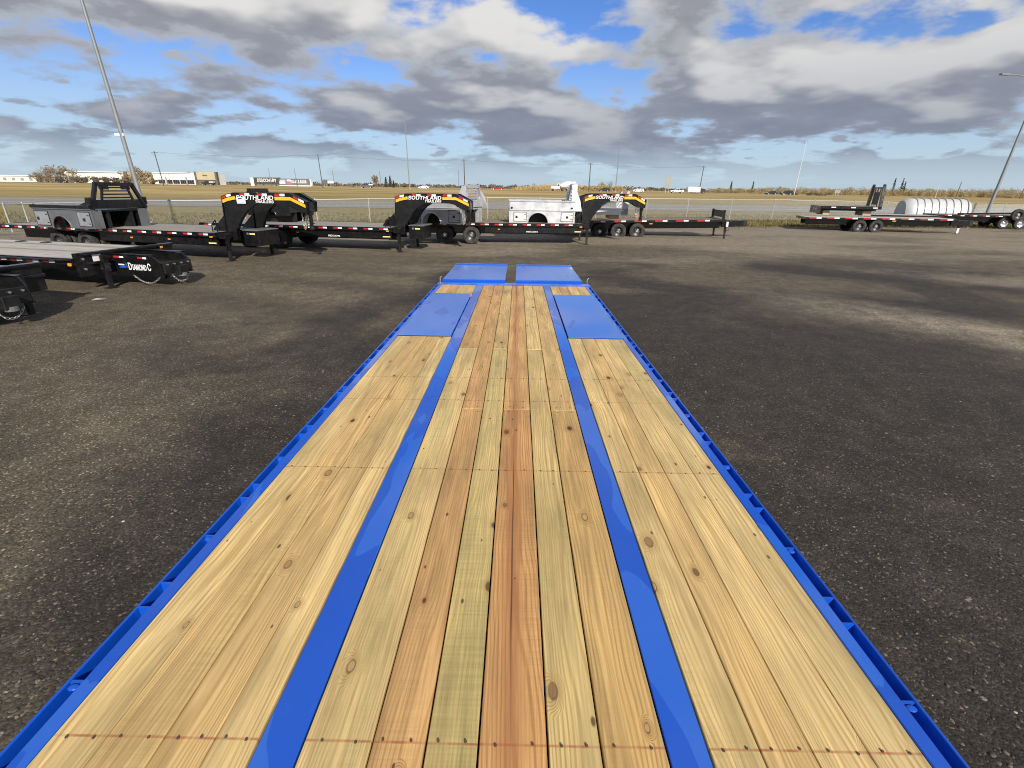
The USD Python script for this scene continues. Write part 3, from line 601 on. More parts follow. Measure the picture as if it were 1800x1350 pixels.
for x0, x1 in ((-1.300, -0.215), (-0.030, 1.120)):
    r_ = holder('loading_ramp', blue)
    obj('ramp_plate', cbx(x0, x1, 8.49, 10.34, 0.030, 0.040, 0.003), M['bluetread'], r_)
    obj('ramp_frame', [bx(x0, x1, 8.445, 8.489, -0.06, 0.038), bx(x0, x1, 10.341, 10.40, -0.06, 0.055), bx(x0, x0+0.04, 8.489, 10.341, -0.06, 0.029), bx(x1-0.04, x1, 8.489, 10.341, -0.06, 0.029), bx((x0+x1)/2-0.02, (x0+x1)/2+0.02, 8.489, 10.341, -0.06, 0.029)], M['blue'], r_)
    for q in (0.25, 0.5, 0.75):
        xx = x0+(x1-x0)*q
        obj('ramp_hinge', rod((xx-0.06, 8.44, -0.04), (xx+0.06, 8.44, -0.04), 0.022, n=10), M['blue'], r_)
for xs_ in (-1.335, 1.20):
    obj('latch_pin', [rod((xs_, 8.40, -0.02), (xs_, 8.40, 0.075), 0.007), rod((xs_, 8.40, 0.075), (xs_+0.03, 8.40, 0.095), 0.007)], M['zinc'], blue)
# screws through the boards along the chalk lines and at the joints
sc = []
def screw(x_, y_):
    c = trimesh.creation.cylinder(0.0040, 0.003, sections=10); c.apply_translation([x_, y_, 0.0012]); sc.append(c)
    d = trimesh.creation.cylinder(0.003, 0.0012, sections=6); d.apply_translation([x_, y_, 0.0031]); sc.append(d)
for yl in CHALK + (4.49, 4.57, 3.05, 3.13, 5.2, 6.6):
    for E in (LFT, CEN, RGT):
        for i in range(len(E)-1):
            if E is not CEN and (yl > 4.8 or yl in (4.49, 4.57, 3.05, 3.13, 3.24)): continue
            if yl in (4.49, 4.57) and i not in (0, 2, 4): continue
            if yl in (3.05, 3.13) and i not in (1, 3, 5): continue
            w = E[i+1]-E[i]
            for q in (0.24, 0.76): screw(E[i]+w*q+rngp.uniform(-.008, .008), yl+rngp.uniform(-.006, .006))
obj('deck_screw', sc, mat('screw_head', (0.10, 0.07, 0.045), 0.6, metal=0.2), blue, kind='stuff')
# underneath: cross members, axles and wheels
obj('cross_member', [bx(-1.25, 1.12, q-0.03, q+0.03, -0.15, -TH-0.003) for q in np.arange(-1.3, 8.1, 0.475)], M['blue'], blue, kind='stuff')
def wheel(parent, x_, y_, r=0.39, w=0.235, rim='rim', zc=None, out=-1, hub='silver'):
    """a wheel on an axle along y; out is the side of its visible face"""
    zc = r if zc is None else zc
    h = holder('wheel', parent)
    tyre = lathe([(r*0.56, -w*0.46), (r*0.66, -w*0.5), (r*0.88, -w*0.5), (r*0.97, -w*0.43), (r, -w*0.30), (r*0.985, -w*0.12), (r, -w*0.06), (r, w*0.06), (r*0.985, w*0.12), (r, w*0.3), (r*0.97, w*0.43), (r*0.88, w*0.5), (r*0.66, w*0.5), (r*0.56, w*0.46), (r*0.54, 0), (r*0.56, -w*0.46)])
    disc = lathe([(r*0.575, -w*0.47), (r*0.53, -w*0.44), (r*0.51, -w*0.22), (r*0.42, -w*0.15), (r*0.33, -w*0.10), (r*0.24, -w*0.20), (r*0.0, -w*0.20)])
    parts = [rod((0, -w*0.44, 0), (0, -w*0.15, 0), r*0.14, r*0.16, 12)]
    for q in range(8):
        a = q*math.pi/4; parts.append(rod((math.cos(a)*r*0.235, -w*0.30, math.sin(a)*r*0.235), (math.cos(a)*r*0.235, -w*0.18, math.sin(a)*r*0.235), r*0.035, n=6))
    hubm = trimesh.util.concatenate(parts)
    T = np.eye(4); T[:3, 3] = (x_, y_, zc)
    if out > 0: R = trimesh.transformations.rotation_matrix(math.pi, [0, 0, 1]); T = T @ R
    for m_ in (tyre, disc, hubm): m_.apply_transform(T)
    obj('tyre', tyre, M['rubber'], h, smooth=40); obj('rim', disc, M[rim], h, smooth=50); obj('hub', hubm, M[hub], h, smooth=40)
    return h
def wheel_along_y(parent, x_, y_, r, w, zc):
    t = lathe([(r*0.55, -w/2), (r*0.95, -w/2), (r, -w*0.35), (r, w*0.35), (r*0.95, w/2), (r*0.55, w/2), (r*0.55, -w/2)])
    t.apply_transform(trimesh.transformations.rotation_matrix(math.pi/2, [0, 0, 1])); t.apply_translation([x_, y_, zc]); return obj('wheel', t, M['rubber'], parent, smooth=40)
for yy in (5.6, 6.7):
    for xx in (-1.08, -0.80, 0.66, 0.94): wheel_along_y(blue, xx, yy, 0.39, 0.22, -0.52)
    obj('axle', rod((-1.1, yy, -0.52), (1.0, yy, -0.52), 0.06), M['blue'], blue)

# ---------------------------------------------------------------- parked trailers
def P3(px, py, z=0.0):
    """where the line of sight through a photo pixel (1800 x 1350) meets the height z"""
    d = fwd + right*(px-900)/850 - up*(py-675)/850
    t = (z-EYE)/d[2]; return np.array([0, 0, EYE]) + d*t
def rect(x0, x1, z0, z1): return sbox(x0, z0, x1, z1)
ZD = 0.92                                              # deck height
def jack(parent, x_, y_, ztop, zfoot=0.0, name='jack'):
    h = holder(name, parent)
    obj('jack_leg', cbx(x_-0.055, x_+0.055, y_-0.055, y_+0.055, zfoot+0.34, ztop, 0.006), M['black'], h)
    obj('jack_ram', [bx(x_-0.042, x_+0.042, y_-0.042, y_+0.042, zfoot+0.012, zfoot+0.339), rod((x_-0.07, y_-0.02, zfoot+0.42), (x_+0.16, y_-0.02, zfoot+0.42), 0.012), rod((x_+0.16, y_-0.02, zfoot+0.42), (x_+0.16, y_-0.02, zfoot+0.54), 0.012)], M['blackmat'], h)
    obj('foot_plate', cbx(x_-0.12, x_+0.12, y_-0.12, y_+0.12, zfoot, zfoot+0.0115, 0.003), M['blackmat'], h)
def chain(parent, pts, r=0.026, name='safety_chain'):
    """links strung along a hanging line"""
    p = np.array(pts, float); seg = np.linalg.norm(np.diff(p, axis=0), axis=1); s_ = np.r_[0, np.cumsum(seg)]
    step = r*2.6; n_ = max(3, int(s_[-1]/step)); ms = []
    base = trimesh.creation.torus(r*0.75, r*0.22, major_sections=8, minor_sections=5)
    for i in range(n_):
        a = np.array([np.interp(i*step, s_, p[:, q]) for q in range(3)]); b = np.array([np.interp((i+1)*step, s_, p[:, q]) for q in range(3)])
        d = b-a; Ld = np.linalg.norm(d)
        if Ld < 1e-6: continue
        d /= Ld; u = np.array([0, 1., 0]); sd = np.cross(d, u); sd /= np.linalg.norm(sd); w_ = np.cross(d, sd)
        if i % 2: sd, w_ = w_, -sd
        m = base.copy(); m.vertices[:, 0] *= 1.9
        T = np.eye(4); T[:3, 0], T[:3, 1], T[:3, 2], T[:3, 3] = d, sd, w_, (a+b)/2
        m.apply_transform(T); ms.append(m)
    return obj(name, ms, M['zinc'], parent)
def sag(a, b, drop, n=14):
    a, b = np.array(a, float), np.array(b, float); t = np.linspace(0, 1, n)[:, None]
    p = a*(1-t) + b*t; p[:, 2] -= (drop*4*t*(1-t))[:, 0]; return p
def reflectors(parent, x0, x1, yf, z0, period=0.63, red=0.19, white=0.17, h=0.055, first=0.25):
    q = x0 + first
    while q + red + white < x1:
        obj('red_reflector', bx(q, q+red-0.003, yf-0.004, yf-0.0005, z0, z0+h), M['red'], parent)
        obj('white_reflector', bx(q+red, q+red+white, yf-0.004, yf-0.0005, z0, z0+h), M['white'], parent)
        q += period
def deck(parent, L, W, zd, woodm, side_h=0.13, beam_z=0.42, boards=13, rails=True):
    bs = []; w = (W-0.12)/boards; r = np.random.default_rng(int(L*100))
    for i in range(boards):
        a = -W/2+0.06 + i*w; dz = r.uniform(-0.003, 0.003)
        bs.append(bx(-L+0.03, -0.03, a+0.004, a+w-0.004, zd-0.045+dz, zd+dz))
    obj('deck_boards', bs, M[woodm], parent, kind='stuff')
    for s_ in (-1, 1):
        y0, y1 = sorted((s_*(W/2-0.055), s_*W/2))
        obj('side_rail', cbx(-L, 0, y0, y1, zd-side_h, zd+0.006, 0.006), M['black'], parent)
        obj('main_beam', [bx(-L+0.1, -0.05, s_*0.55-0.008, s_*0.55+0.008, beam_z+0.012, zd-0.1), bx(-L+0.1, -0.05, s_*0.55-0.07, s_*0.55+0.07, beam_z, beam_z+0.0115)], M['black'], parent)
    for nm, xa, xb in (('rear_bar', -L-0.06, -L-0.001), ('front_bar', 0.001, 0.06)):
        obj(nm, cbx(xa, xb, -W/2, W/2, zd-side_h-0.02, zd+0.01, 0.006), M['black'], parent)
    obj('cross_member', [bx(q-0.025, q+0.025, -W/2+0.06, W/2-0.06, zd-0.125, zd-0.05) for q in np.arange(-L+0.3, -0.1, 0.6)], M['blackmat'], parent, kind='stuff')
def neck_arm(parent, side, ns=1.0):
    """one curved plate of the gooseneck, with its foot at the deck front, converging on the coupler"""
    pts = [(0, -0.30), (0.0, 0.0), (0.07, 1.20), (0.30, 1.285), (0.56, 1.335), (2.60, 1.335), (3.18, 1.065), (3.14, 0.71), (2.94, 0.70), (2.74, 0.78), (2.53, 0.91), (2.32, 0.96), (1.80, 0.965), (1.29, 0.95), (0.96, 0.76), (0.73, 0.53), (0.54, 0.28), (0.40, 0.02), (0.40, -0.30)]
    poly = Polygon(pts)
    def yshift(m):
        v = m.vertices.copy(); v[:, 1] += side*(0.66 - 0.46*np.clip(v[:, 0], 0, 3.2)/3.2); v[:, [0, 2]] *= ns; v[:, 2] += ZD
        return trimesh.Trimesh(v, m.faces, process=False)
    web = extr(poly, -0.035, 0.035)
    fl = extr(poly.difference(poly.buffer(-0.022)), -0.075, 0.075)
    obj('gooseneck_arm', [yshift(web), yshift(fl)], M['black'], parent)
    return yshift
def gooseneck(name, label, front, heading, L, axles, opts):
    t = thing(name, label, 'trailer', front, heading, None, opts.get('pitch', 0))
    W = 2.55
    deck(t, L, W, ZD, opts.get('wood', 'greywood'), 0.13)
    reflectors(t, -L, 0, -W/2, ZD-0.085, first=opts.get('first', 0.2))
    # deep lower side beam with its small lights and lettering
    obj('lower_beam', cbx(max(axles)+0.62, -0.02, -1.16, -1.08, 0.50, 0.785, 0.006), M['black'], t)
    yf = -1.16
    if 'text' in opts: obj('lettering', text_on(opts['text'], 0.055, opts['textx'], yf-0.0005, 0.53, bold=True, width=0.5), M['decal'], t)
    obj('label_plate', bx(-0.36, -0.06, yf-0.006, yf-0.0005, 0.555, 0.60), M['label'], t)
    obj('marker_light', cbx(-0.16, -0.04, -W/2-0.02, -W/2-0.0005, ZD-0.155, ZD-0.105, 0.006), M['amber'], t)
    for q in opts.get('amber', []): obj('marker_light', cbx(q, q+0.10, yf-0.03, yf-0.0005, 0.62, 0.67, 0.008), M['amber'], t)
    for xa in axles:
        if opts.get('dual'):
            wheel(t, xa, -1.14, 0.39, 0.22, out=-1); wheel(t, xa, -0.86, 0.39, 0.22, out=-1); wheel(t, xa, 0.86, 0.39, 0.22, out=1); wheel(t, xa, 1.14, 0.39, 0.22, out=1)
        else:
            wheel(t, xa, -1.10, 0.39, 0.25, out=-1, rim=opts.get('rim', 'rim')); wheel(t, xa, 1.10, 0.39, 0.25, out=1)
        obj('axle', rod((xa, -0.98, 0.39), (xa, 0.98, 0.39), 0.06), M['blackmat'], t)
    # gooseneck
    ns = opts.get('neck', 0.92); near = neck_arm(t, -1, ns); neck_arm(t, 1, ns)
    obj('neck_cross_plate', [bx(0.01, 0.06, -0.59, 0.59, ZD-0.28, ZD-0.02), bx(2.86*ns, 3.15*ns, -0.13, 0.13, ZD+0.72*ns, ZD+1.05*ns)], M['black'], t)
    def decal(poly_pts, mname, nm, off):
        m = extr(Polygon(poly_pts), -0.0785, -0.0755)
        obj(nm, near(m), M[mname], t)
    # upper edge reflectors, the yellow stripe with its lettering
    zz = lambda x_: np.interp(x_, [0.07, 0.30, 0.56, 2.60, 3.18], [1.20, 1.285, 1.335, 1.335, 1.065])
    def strip(xa, xb, d0, d1):
        xs_ = sorted(set([xa, xb] + [q for q in (0.30, 0.56, 2.60) if xa < q < xb]))
        return [(q, zz(q)-d0) for q in xs_] + [(q, zz(q)-d1) for q in xs_[::-1]]
    for xa in (0.09, 0.78, 1.42, 2.06, 2.72):
        decal(strip(xa, xa+0.18, 0.025, 0.10), 'red', 'red_reflector', 0); decal(strip(xa+0.183, xa+0.36, 0.025, 0.10), 'white', 'white_reflector', 0)
    tx0, tx1 = 0.62, 2.02
    decal(strip(0.10, tx0-0.02, 0.125, 0.235), 'yellow', 'stripe', 0); decal(strip(tx1+0.02, 3.12, 0.125, 0.235), 'yellow', 'stripe', 0)
    def word(w, h, xa, za, width):
        m = text_on(w, h, xa, -0.0755, za, slant=0.18, bold=True, width=width)
        return near(m)
    obj('lettering', word('SOUTHLAND', 0.135, tx0, 1.105, 1.36), M['decal'], t); obj('lettering', word('TRAILERS', 0.085, 1.30, 1.000, 0.68), M['decal'], t)
    if opts.get('sticker'):
        s_ = obj('sticker', near(extr(rect(0.64, 0.96, 0.97, 1.19), -0.0835, -0.0800)), M['decal'], t)
        obj('sticker_print', near(extr(unary_union([rect(0.70, 0.84, 1.11, 1.16), rect(0.68, 0.92, 1.01, 1.03)]), -0.0855, -0.0837)), M['bluedecal'], t)
    # coupler with its two chains
    c = holder('coupler', t)
    obj('coupler_tube', [rod((3.05*ns, 0, ZD+0.16), (3.05*ns, 0, ZD+0.95*ns), 0.062, n=12), cbx(2.97*ns, 3.13*ns, -0.08, 0.08, ZD+0.55, ZD+0.98*ns, 0.01)], M['black'], c)
    obj('coupler_socket', [rod((3.05*ns, 0, ZD+0.10), (3.05*ns, 0, ZD+0.20), 0.085, n=12), bx(3.05*ns, 3.17*ns, -0.02, 0.02, ZD+0.28, ZD+0.31)], M['blackmat'], c)
    for dy in (-0.10, 0.10):
        chain(t, sag((2.78*ns, dy, ZD+0.70*ns), (2.90*ns, dy*0.6, ZD+0.68*ns), 0.55 if dy < 0 else 0.45), 0.03)
    obj('wiring', path_tube([(2.95*ns, -0.12, ZD+0.75), (2.93*ns, -0.13, ZD+0.45), (3.0*ns, -0.13, ZD+0.25), (3.06*ns, -0.12, ZD+0.4)], 0.008), M['blackmat'], t)
    # braces behind the neck, box between the arms, jacks
    for s_ in (-1, 1):
        obj('neck_gusset', extr([(-0.02, 0.02), (-0.55, 0.02), (-0.50, 0.10), (-0.02, 0.50)], -0.02, 0.02).apply_translation([0, s_*0.66, ZD]), M['black'], t)
        obj('grab_rail', path_tube([(-0.10, s_*0.98, ZD), (-0.10, s_*0.98, ZD+0.38), (-0.28, s_*0.98, ZD+0.22), (-0.28, s_*0.98, ZD)], 0.018), M['black'], t)
        jack(t, 0.24, s_*1.0, ZD-0.02, opts.get('foot', 0.0))
        obj('jack_bracket', cbx(0.061, 0.30, s_*1.0-0.14 if s_ > 0 else -1.14, s_*1.0+0.14 if s_ > 0 else -0.86, ZD-0.20, ZD-0.021, 0.005), M['black'], t)
    if opts.get('nobox'): return t
    b = holder('toolbox', t)
    obj('box_body', cbx(0.46, 1.05, -0.50, 0.50, 0.46, ZD+0.02, 0.012), M['black'], b)
    obj('box_lid', cbx(0.44, 1.07, -0.52, 0.52, ZD+0.021, ZD+0.06, 0.012), M['steelgrey'], b)
    obj('box_label', bx(0.72, 0.93, -0.504, -0.5005, ZD-0.10, ZD-0.04), M['label'], b); obj('box_latch', cbx(0.60, 0.67, -0.512, -0.5005, ZD-0.10, ZD-0.03, 0.004), M['silver'], b)
    return t
def put(front_mid, heading, along=0.0):
    h = math.radians(heading); return (front_mid[0]-along*math.cos(h), front_mid[1]-along*math.sin(h), 0.0)
F1 = (P3(412, 458)+P3(475, 447))/2
gooseneck('gooseneck_trailer', 'long black gooseneck flatbed with a white sticker on its neck, leftmost of the row', put(F1, -14, 0.24), -14, 9.6, (-5.6, -6.9), dict(dual=True, sticker=True, wood='greywood', amber=[-3.6, -2.0], foot=0.0))
F2 = (P3(703, 443)+P3(735, 433))/2
gooseneck('gooseneck_trailer', 'black gooseneck flatbed with double wheels and white side lettering, second from the left', put(F2, -9.5, 0.24), -9.5, 8.2, (-4.85, -6.2), dict(dual=True, text='RECON', textx=-2.65, wood='greywood', amber=[-4.0]))
F3 = P3(1029, 430) + np.array([0.0, 1.0, 0])
gooseneck('gooseneck_trailer', 'black gooseneck flatbed carrying two silver truck beds, in the middle of the row', put(F3, 2, 0.24), 2, 8.6, (-5.05, -6.25), dict(text='RECON', textx=-2.55, wood='brownwood', amber=[-3.85], nobox=True, neck=0.96))

def tag_trailer(label, near_front, heading, L, W, axles, opts):
    """deck-over trailer with a straight tongue; near_front is the ground point under its near front corner"""
    h = math.radians(heading); lat = np.array([-math.sin(h), math.cos(h)])
    c = np.array(near_front[:2]) + lat*W/2
    zd = opts.get('zd', ZD)
    t = thing('flatbed_trailer', label, 'trailer', (c[0], c[1], 0), heading, None, opts.get('pitch', 0))
    deck(t, L, W, zd, opts.get('wood', 'brownwood'), 0.11, zd-0.46 if not opts.get('low') else zd-0.36)
    reflectors(t, -L, 0, -W/2, zd-0.075, **opts.get('ref', dict(period=1.05, red=0.42, white=0.26, h=0.06)))
    for xa in axles:
        r = opts.get('r', 0.40)
        wheel(t, xa, -1.10, r, 0.25, rim=opts.get('rim', 'rim'), out=-1); wheel(t, xa, 1.10, r, 0.25, rim=opts.get('rim', 'rim'), out=1)
        obj('axle', rod((xa, -0.98, r), (xa, 0.98, r), 0.06), M['blackmat'], t)
    T = opts.get('tongue', 1.3)
    for s_ in (-1, 1): obj('tongue_beam', beam((0.05, s_*0.52, zd-0.28), (T, s_*0.09, zd-0.28), 0.08, 0.30), M['black'], t)
    c_ = holder('coupler', t)
    obj('coupler_head', [cbx(T-0.05, T+0.16, -0.14, 0.14, zd-0.44, zd-0.12, 0.01), rod((T+0.16, 0, zd-0.30), (T+0.34, 0, zd-0.30), 0.035)], M['blackmat'], c_)
    chain(t, sag((T-0.1, -0.13, zd-0.42), (T+0.1, 0.10, zd-0.42), 0.22), 0.024)
    for jx, jy in opts.get('jacks', [(0.35, 0)]): jack(t, jx, jy, zd-0.14, opts.get('foot', 0.0))
    return t
T4f = P3(1270, 420)
t4 = tag_trailer('black triple axle flatbed trailer with straight tongue raised on two jacks', (T4f[0], T4f[1]), -6, 9.2, 2.5, (-4.50, -5.50, -6.50), dict(pitch=1.6, foot=-0.02, jacks=[(0.12, -1.05), (0.12, 1.05)], r=0.42, tongue=1.35, ref=dict(period=1.09, red=0.40, white=0.24, h=0.07, first=0.15), zd=0.98))
for s_ in (-1, 1): obj('upright_post', cbx(-0.10, 0.02, s_*1.05-0.06, s_*1.05+0.06, 0.99, 1.45, 0.01), M['black'], t4)
obj('bulkhead', cbx(-0.05, -0.02, -0.985, 0.985, 1.08, 1.42, 0.004), M['blackmat'], t4)
obj('manual_box', cbx(0.10, 0.20, -1.235, -1.10, 0.60, 0.86, 0.006), M['decal'], t4)
obj('marker_light', cbx(-3.9, -3.72, -1.27, -1.2505, 0.78, 0.83, 0.006), M['amber'], t4)
def from_rear(p, heading, L):
    h = math.radians(heading); return (p[0]+L*math.cos(h), p[1]+L*math.sin(h))
T5r = P3(1421, 380, 0.90)
t5 = tag_trailer('black tandem axle flatbed trailer with red and white side tape, carrying a black flat deck', from_rear(T5r, -14, 8.4), -14, 8.4, 2.5, (-5.25, -4.30), dict(pitch=0.6, tongue=1.3, jacks=[(0.75, -0.1)], ref=dict(period=1.05, red=0.42, white=0.30, h=0.08, first=0.1), wood='palewood'))
for q in (-0.6, 0.45): obj('tail_light', cbx(-8.485, -8.462, q-0.09, q+0.09, 0.74, 0.84, 0.006), M['red'], t5)
obj('jack_sleeve', cbx(0.69, 0.81, -0.16, -0.04, 0.02, 0.33, 0.006), M['decal'], t5)
obj('winch_post', [rod((0.78, 0.3, 0.8), (0.78, 0.3, 1.18), 0.03), cbx(0.70, 0.98, 0.22, 0.38, 1.10, 1.24, 0.01)], M['black'], t5)
obj('marker_light', cbx(-3.5, -3.3, -1.27, -1.2505, 0.72, 0.79, 0.006), M['amber'], t5)
T7 = P3(1636, 402)
t7 = tag_trailer('black triple axle trailer mostly hidden behind the right hand flatbed', (T7[0]+1.2, T7[1]+0.7), -12, 4.6, 2.5, (-1.3, -2.25, -3.2), dict(tongue=1.2, jacks=[(0.6, 0.0)], wood='palewood', zd=0.84, ref=dict(first=50)))
T6 = P3(1800, 404) + np.array([0.9, 0, 0])
t6 = tag_trailer('black flatbed trailer with bright silver rims, last of the row by the right edge', (T6[0]-0.1, T6[1]), -14, 6.2, 2.45, (-1.0, -2.0), dict(rim='silver', tongue=1.2, jacks=[(0.3, -0.5)], ref=dict(period=0.8, red=0.20, white=0.24, h=0.07, first=0.3), wood='brownwood'))
obj('loading_ramp', [beam((-4.2, y_, 0.98), (-0.9, y_, 1.10), 0.06, 0.08) for y_ in (-0.7, 0.0)] + [beam((-4.2+q, -0.7, 0.98+q*0.036), (-4.2+q, 0.0, 0.98+q*0.036), 0.04) for q in np.arange(0.2, 3.2, 0.3)], M['black'], t6)
wheel(t6, -1.5, -1.42, 0.40, 0.24, zc=1.02, out=-1)
# the two trailers at the left edge
def plank_deck(parent, L, W, zd, n, m, dark=()):
    w = (W-0.1)/n
    for i in range(n):
        a = -W/2+0.05+i*w
        obj('plank', cbx(-L, -0.05, a+0.004, a+w-0.004, zd-0.045, zd + (i % 3-1)*0.0015, 0.003), M['greywood'] if i in dark else M[m], parent)
def nose(label, near_front, heading, L, zd, opts):
    W = 2.59; h = math.radians(heading); lat = np.array([-math.sin(h), math.cos(h)]); c = np.array(near_front[:2])+lat*W/2
    t = thing('equipment_trailer', label, 'trailer', (c[0], c[1], 0), heading)
    plank_deck(t, L, W, zd, 11, 'palewood', opts.get('dark', ()))
    for s_ in (-1, 1):
        y0, y1 = sorted((s_*(W/2-0.046), s_*(W/2+0.02)))
        obj('side_rail', cbx(-L, 0.0, y0, y1, zd-0.13, zd+0.004, 0.006), M['black'], t)
        obj('rub_rail', path_tube([(-L, s_*(W/2+0.09), zd-0.03), (-0.2, s_*(W/2+0.09), zd-0.03), (0.0, s_*(W/2+0.02), zd-0.03)], 0.02), M['black'], t)
        obj('main_beam', bx(-L, -0.02, s_*0.55-0.06, s_*0.55+0.06, zd-0.42, zd-0.05), M['black'], t)
    reflectors(t, -L, -0.1, -W/2-0.02, zd-0.105, period=0.50, red=0.20, white=0.17, h=0.07, first=0.1)
    obj('marker_light', cbx(-0.13, -0.03, -W/2-0.06, -W/2-0.0205, zd-0.17, zd-0.10, 0.01), M['amber'], t)
    obj('header', [cbx(0.0, 0.10, -W/2, W/2, zd-0.42, zd+opts['head'], 0.012), cbx(0.1005, 0.16, -W/2+0.1, W/2, zd+opts['head']-0.06, zd+opts['head'], 0.01), cbx(0.1005, 0.16, -W/2+0.1, W/2, zd-0.16, zd-0.10, 0.01)], M['black'], t)
    obj('bolt', [rod((0.10, q, zz_), (0.125, q, zz_), 0.028, n=8) for q, zz_ in ((-1.15, zd-0.02), (-1.15, zd-0.25), (-0.75, zd-0.30), (0.9, zd-0.05))], M['silver'], t, kind='stuff')
    T = opts['T']
    for s_ in (-1, 1):
        obj('tongue_beam', extr([(0.1, -0.46), (0.1, 0.0), (T*0.86, -0.02), (T*0.97, -0.14), (T, -0.30), (T, -0.46)], -0.02, 0.02).apply_translation([0, s_*0.42, zd+0.02]), M['black'], t)
        obj('tongue_flange', [bx(0.1, T, s_*0.42-0.06, s_*0.42+0.06, zd-0.455, zd-0.441), bx(0.1, T*0.86, s_*0.42-0.06, s_*0.42+0.06, zd+0.021, zd+0.034)], M['black'], t)
        jack(t, 0.24, s_*0.78, zd+0.03)
    obj('tongue_deck', bx(0.1, T*0.9, -0.39, 0.39, zd-0.22, zd-0.20), M['blackmat'], t)
    k = holder('coupler', t)
    obj('coupler_plate', [cbx(T, T+0.05, -0.40, 0.40, zd-0.42, zd-0.14, 0.006), cbx(T+0.0505, T+0.20, -0.13, 0.13, zd-0.46, zd-0.24, 0.01)], M['blackmat'], k)
    obj('coupler_ring', rod((T+0.13, 0, zd-0.50), (T+0.13, 0, zd-0.42), 0.10, n=14), M['steelgrey'], k)
    obj('coupler_bolt', [rod((T+0.05, q, zd-0.20), (T+0.075, q, zd-0.20), 0.022, n=8) for q in (-0.3, -0.1, 0.1, 0.3)], M['silver'], k, kind='stuff')
    chain(t, sag((T*0.40, -0.45, zd-0.45), (T-0.05, -0.45, zd-0.45), 0.20, 20), 0.025)
    chain(t, sag((T+0.02, -0.2, zd-0.45), (T+0.1, 0.22, zd-0.45), 0.20, 20), 0.025)
    for xa in (-L*0.62, -L*0.62-0.95):
        for s_ in (-1, 1): wheel(t, xa, s_*0.98, 0.39, 0.25, out=s_)
    return t
D1 = nose('low black flatbed trailer with blue and white lettering on its tongue and bare plank deck', P3(127, 455, 0.75), -13, 6.5, 0.75, dict(head=0.12, T=1.5, dark=(4, 8)))
yf = -0.4405; zt = 0.77
obj('lettering', [text_on('D', 0.165, 0.52, yf, zt-0.365, bold=True, width=0.10), text_on('IAMOND', 0.13, 0.635, yf, zt-0.365, bold=True, width=0.42), text_on('C', 0.165, 1.09, yf, zt-0.365, bold=True, width=0.10)], M['decal'], D1)
obj('blue_emblem', extr([(0.43, -0.19), (0.49, -0.25), (0.49, -0.33), (0.45, -0.28)], yf-0.003, yf).apply_translation([0, 0, zt]), M['bluedecal'], D1)
obj('blue_sticker', extr(rect(0.24, 0.44, -0.33, -0.275), yf-0.003, yf).apply_translation([0, 0, zt]), M['bluedecal'], D1)
obj('white_sticker', extr(rect(0.22, 0.40, -0.265, -0.235), yf-0.003, yf).apply_translation([0, 0, zt]), M['decal'], D1)
obj('inspection_label', bx(0.101, 0.106, -0.92, -0.72, zt-0.14, zt+0.10), M['decal'], D1)
for xa, wd in ((0.13, 0.30), (0.86, 0.26)):
    obj('red_reflector', bx(xa, xa+wd*0.58, yf-0.004, yf-0.0005, zt-0.09, zt-0.045), M['red'], D1); obj('white_reflector', bx(xa+wd*0.585, xa+wd, yf-0.004, yf-0.0005, zt-0.09, zt-0.045), M['white'], D1)
obj('marker_light', cbx(0.161, 0.18, 0.85, 0.93, zt-0.06, zt+0.05, 0.006), M['amber'], D1)
d2f = P3(85, 461, 0.93); lt = np.array([-math.sin(math.radians(-13)), math.cos(math.radians(-13))])
D2 = nose('dark trailer nose with hanging safety chains and one jack, cut off by the left edge', np.array(d2f[:2])-lt*2.50-np.array([0.38, -0.02]), -13, 5.0, 0.80, dict(head=0.12, T=0.95))
M['paper'] = mat('white_paper', (0.72, 0.71, 0.68), 0.8)
pp = P3(168, 529); solo('scrap_of_paper', trimesh.Trimesh(np.array([[0, 0, .012], [.22, .03, .03], [.24, .15, .014], [.02, .13, .035], [.12, .08, .045]])+pp-np.array([.1, 0, 0]), [[0, 1, 4], [1, 2, 4], [2, 3, 4], [3, 0, 4], [1, 0, 4], [2, 1, 4], [3, 2, 4], [0, 3, 4]], process=False), M['paper'], 'small crumpled white scrap of paper lying on the gravel', 'litter')

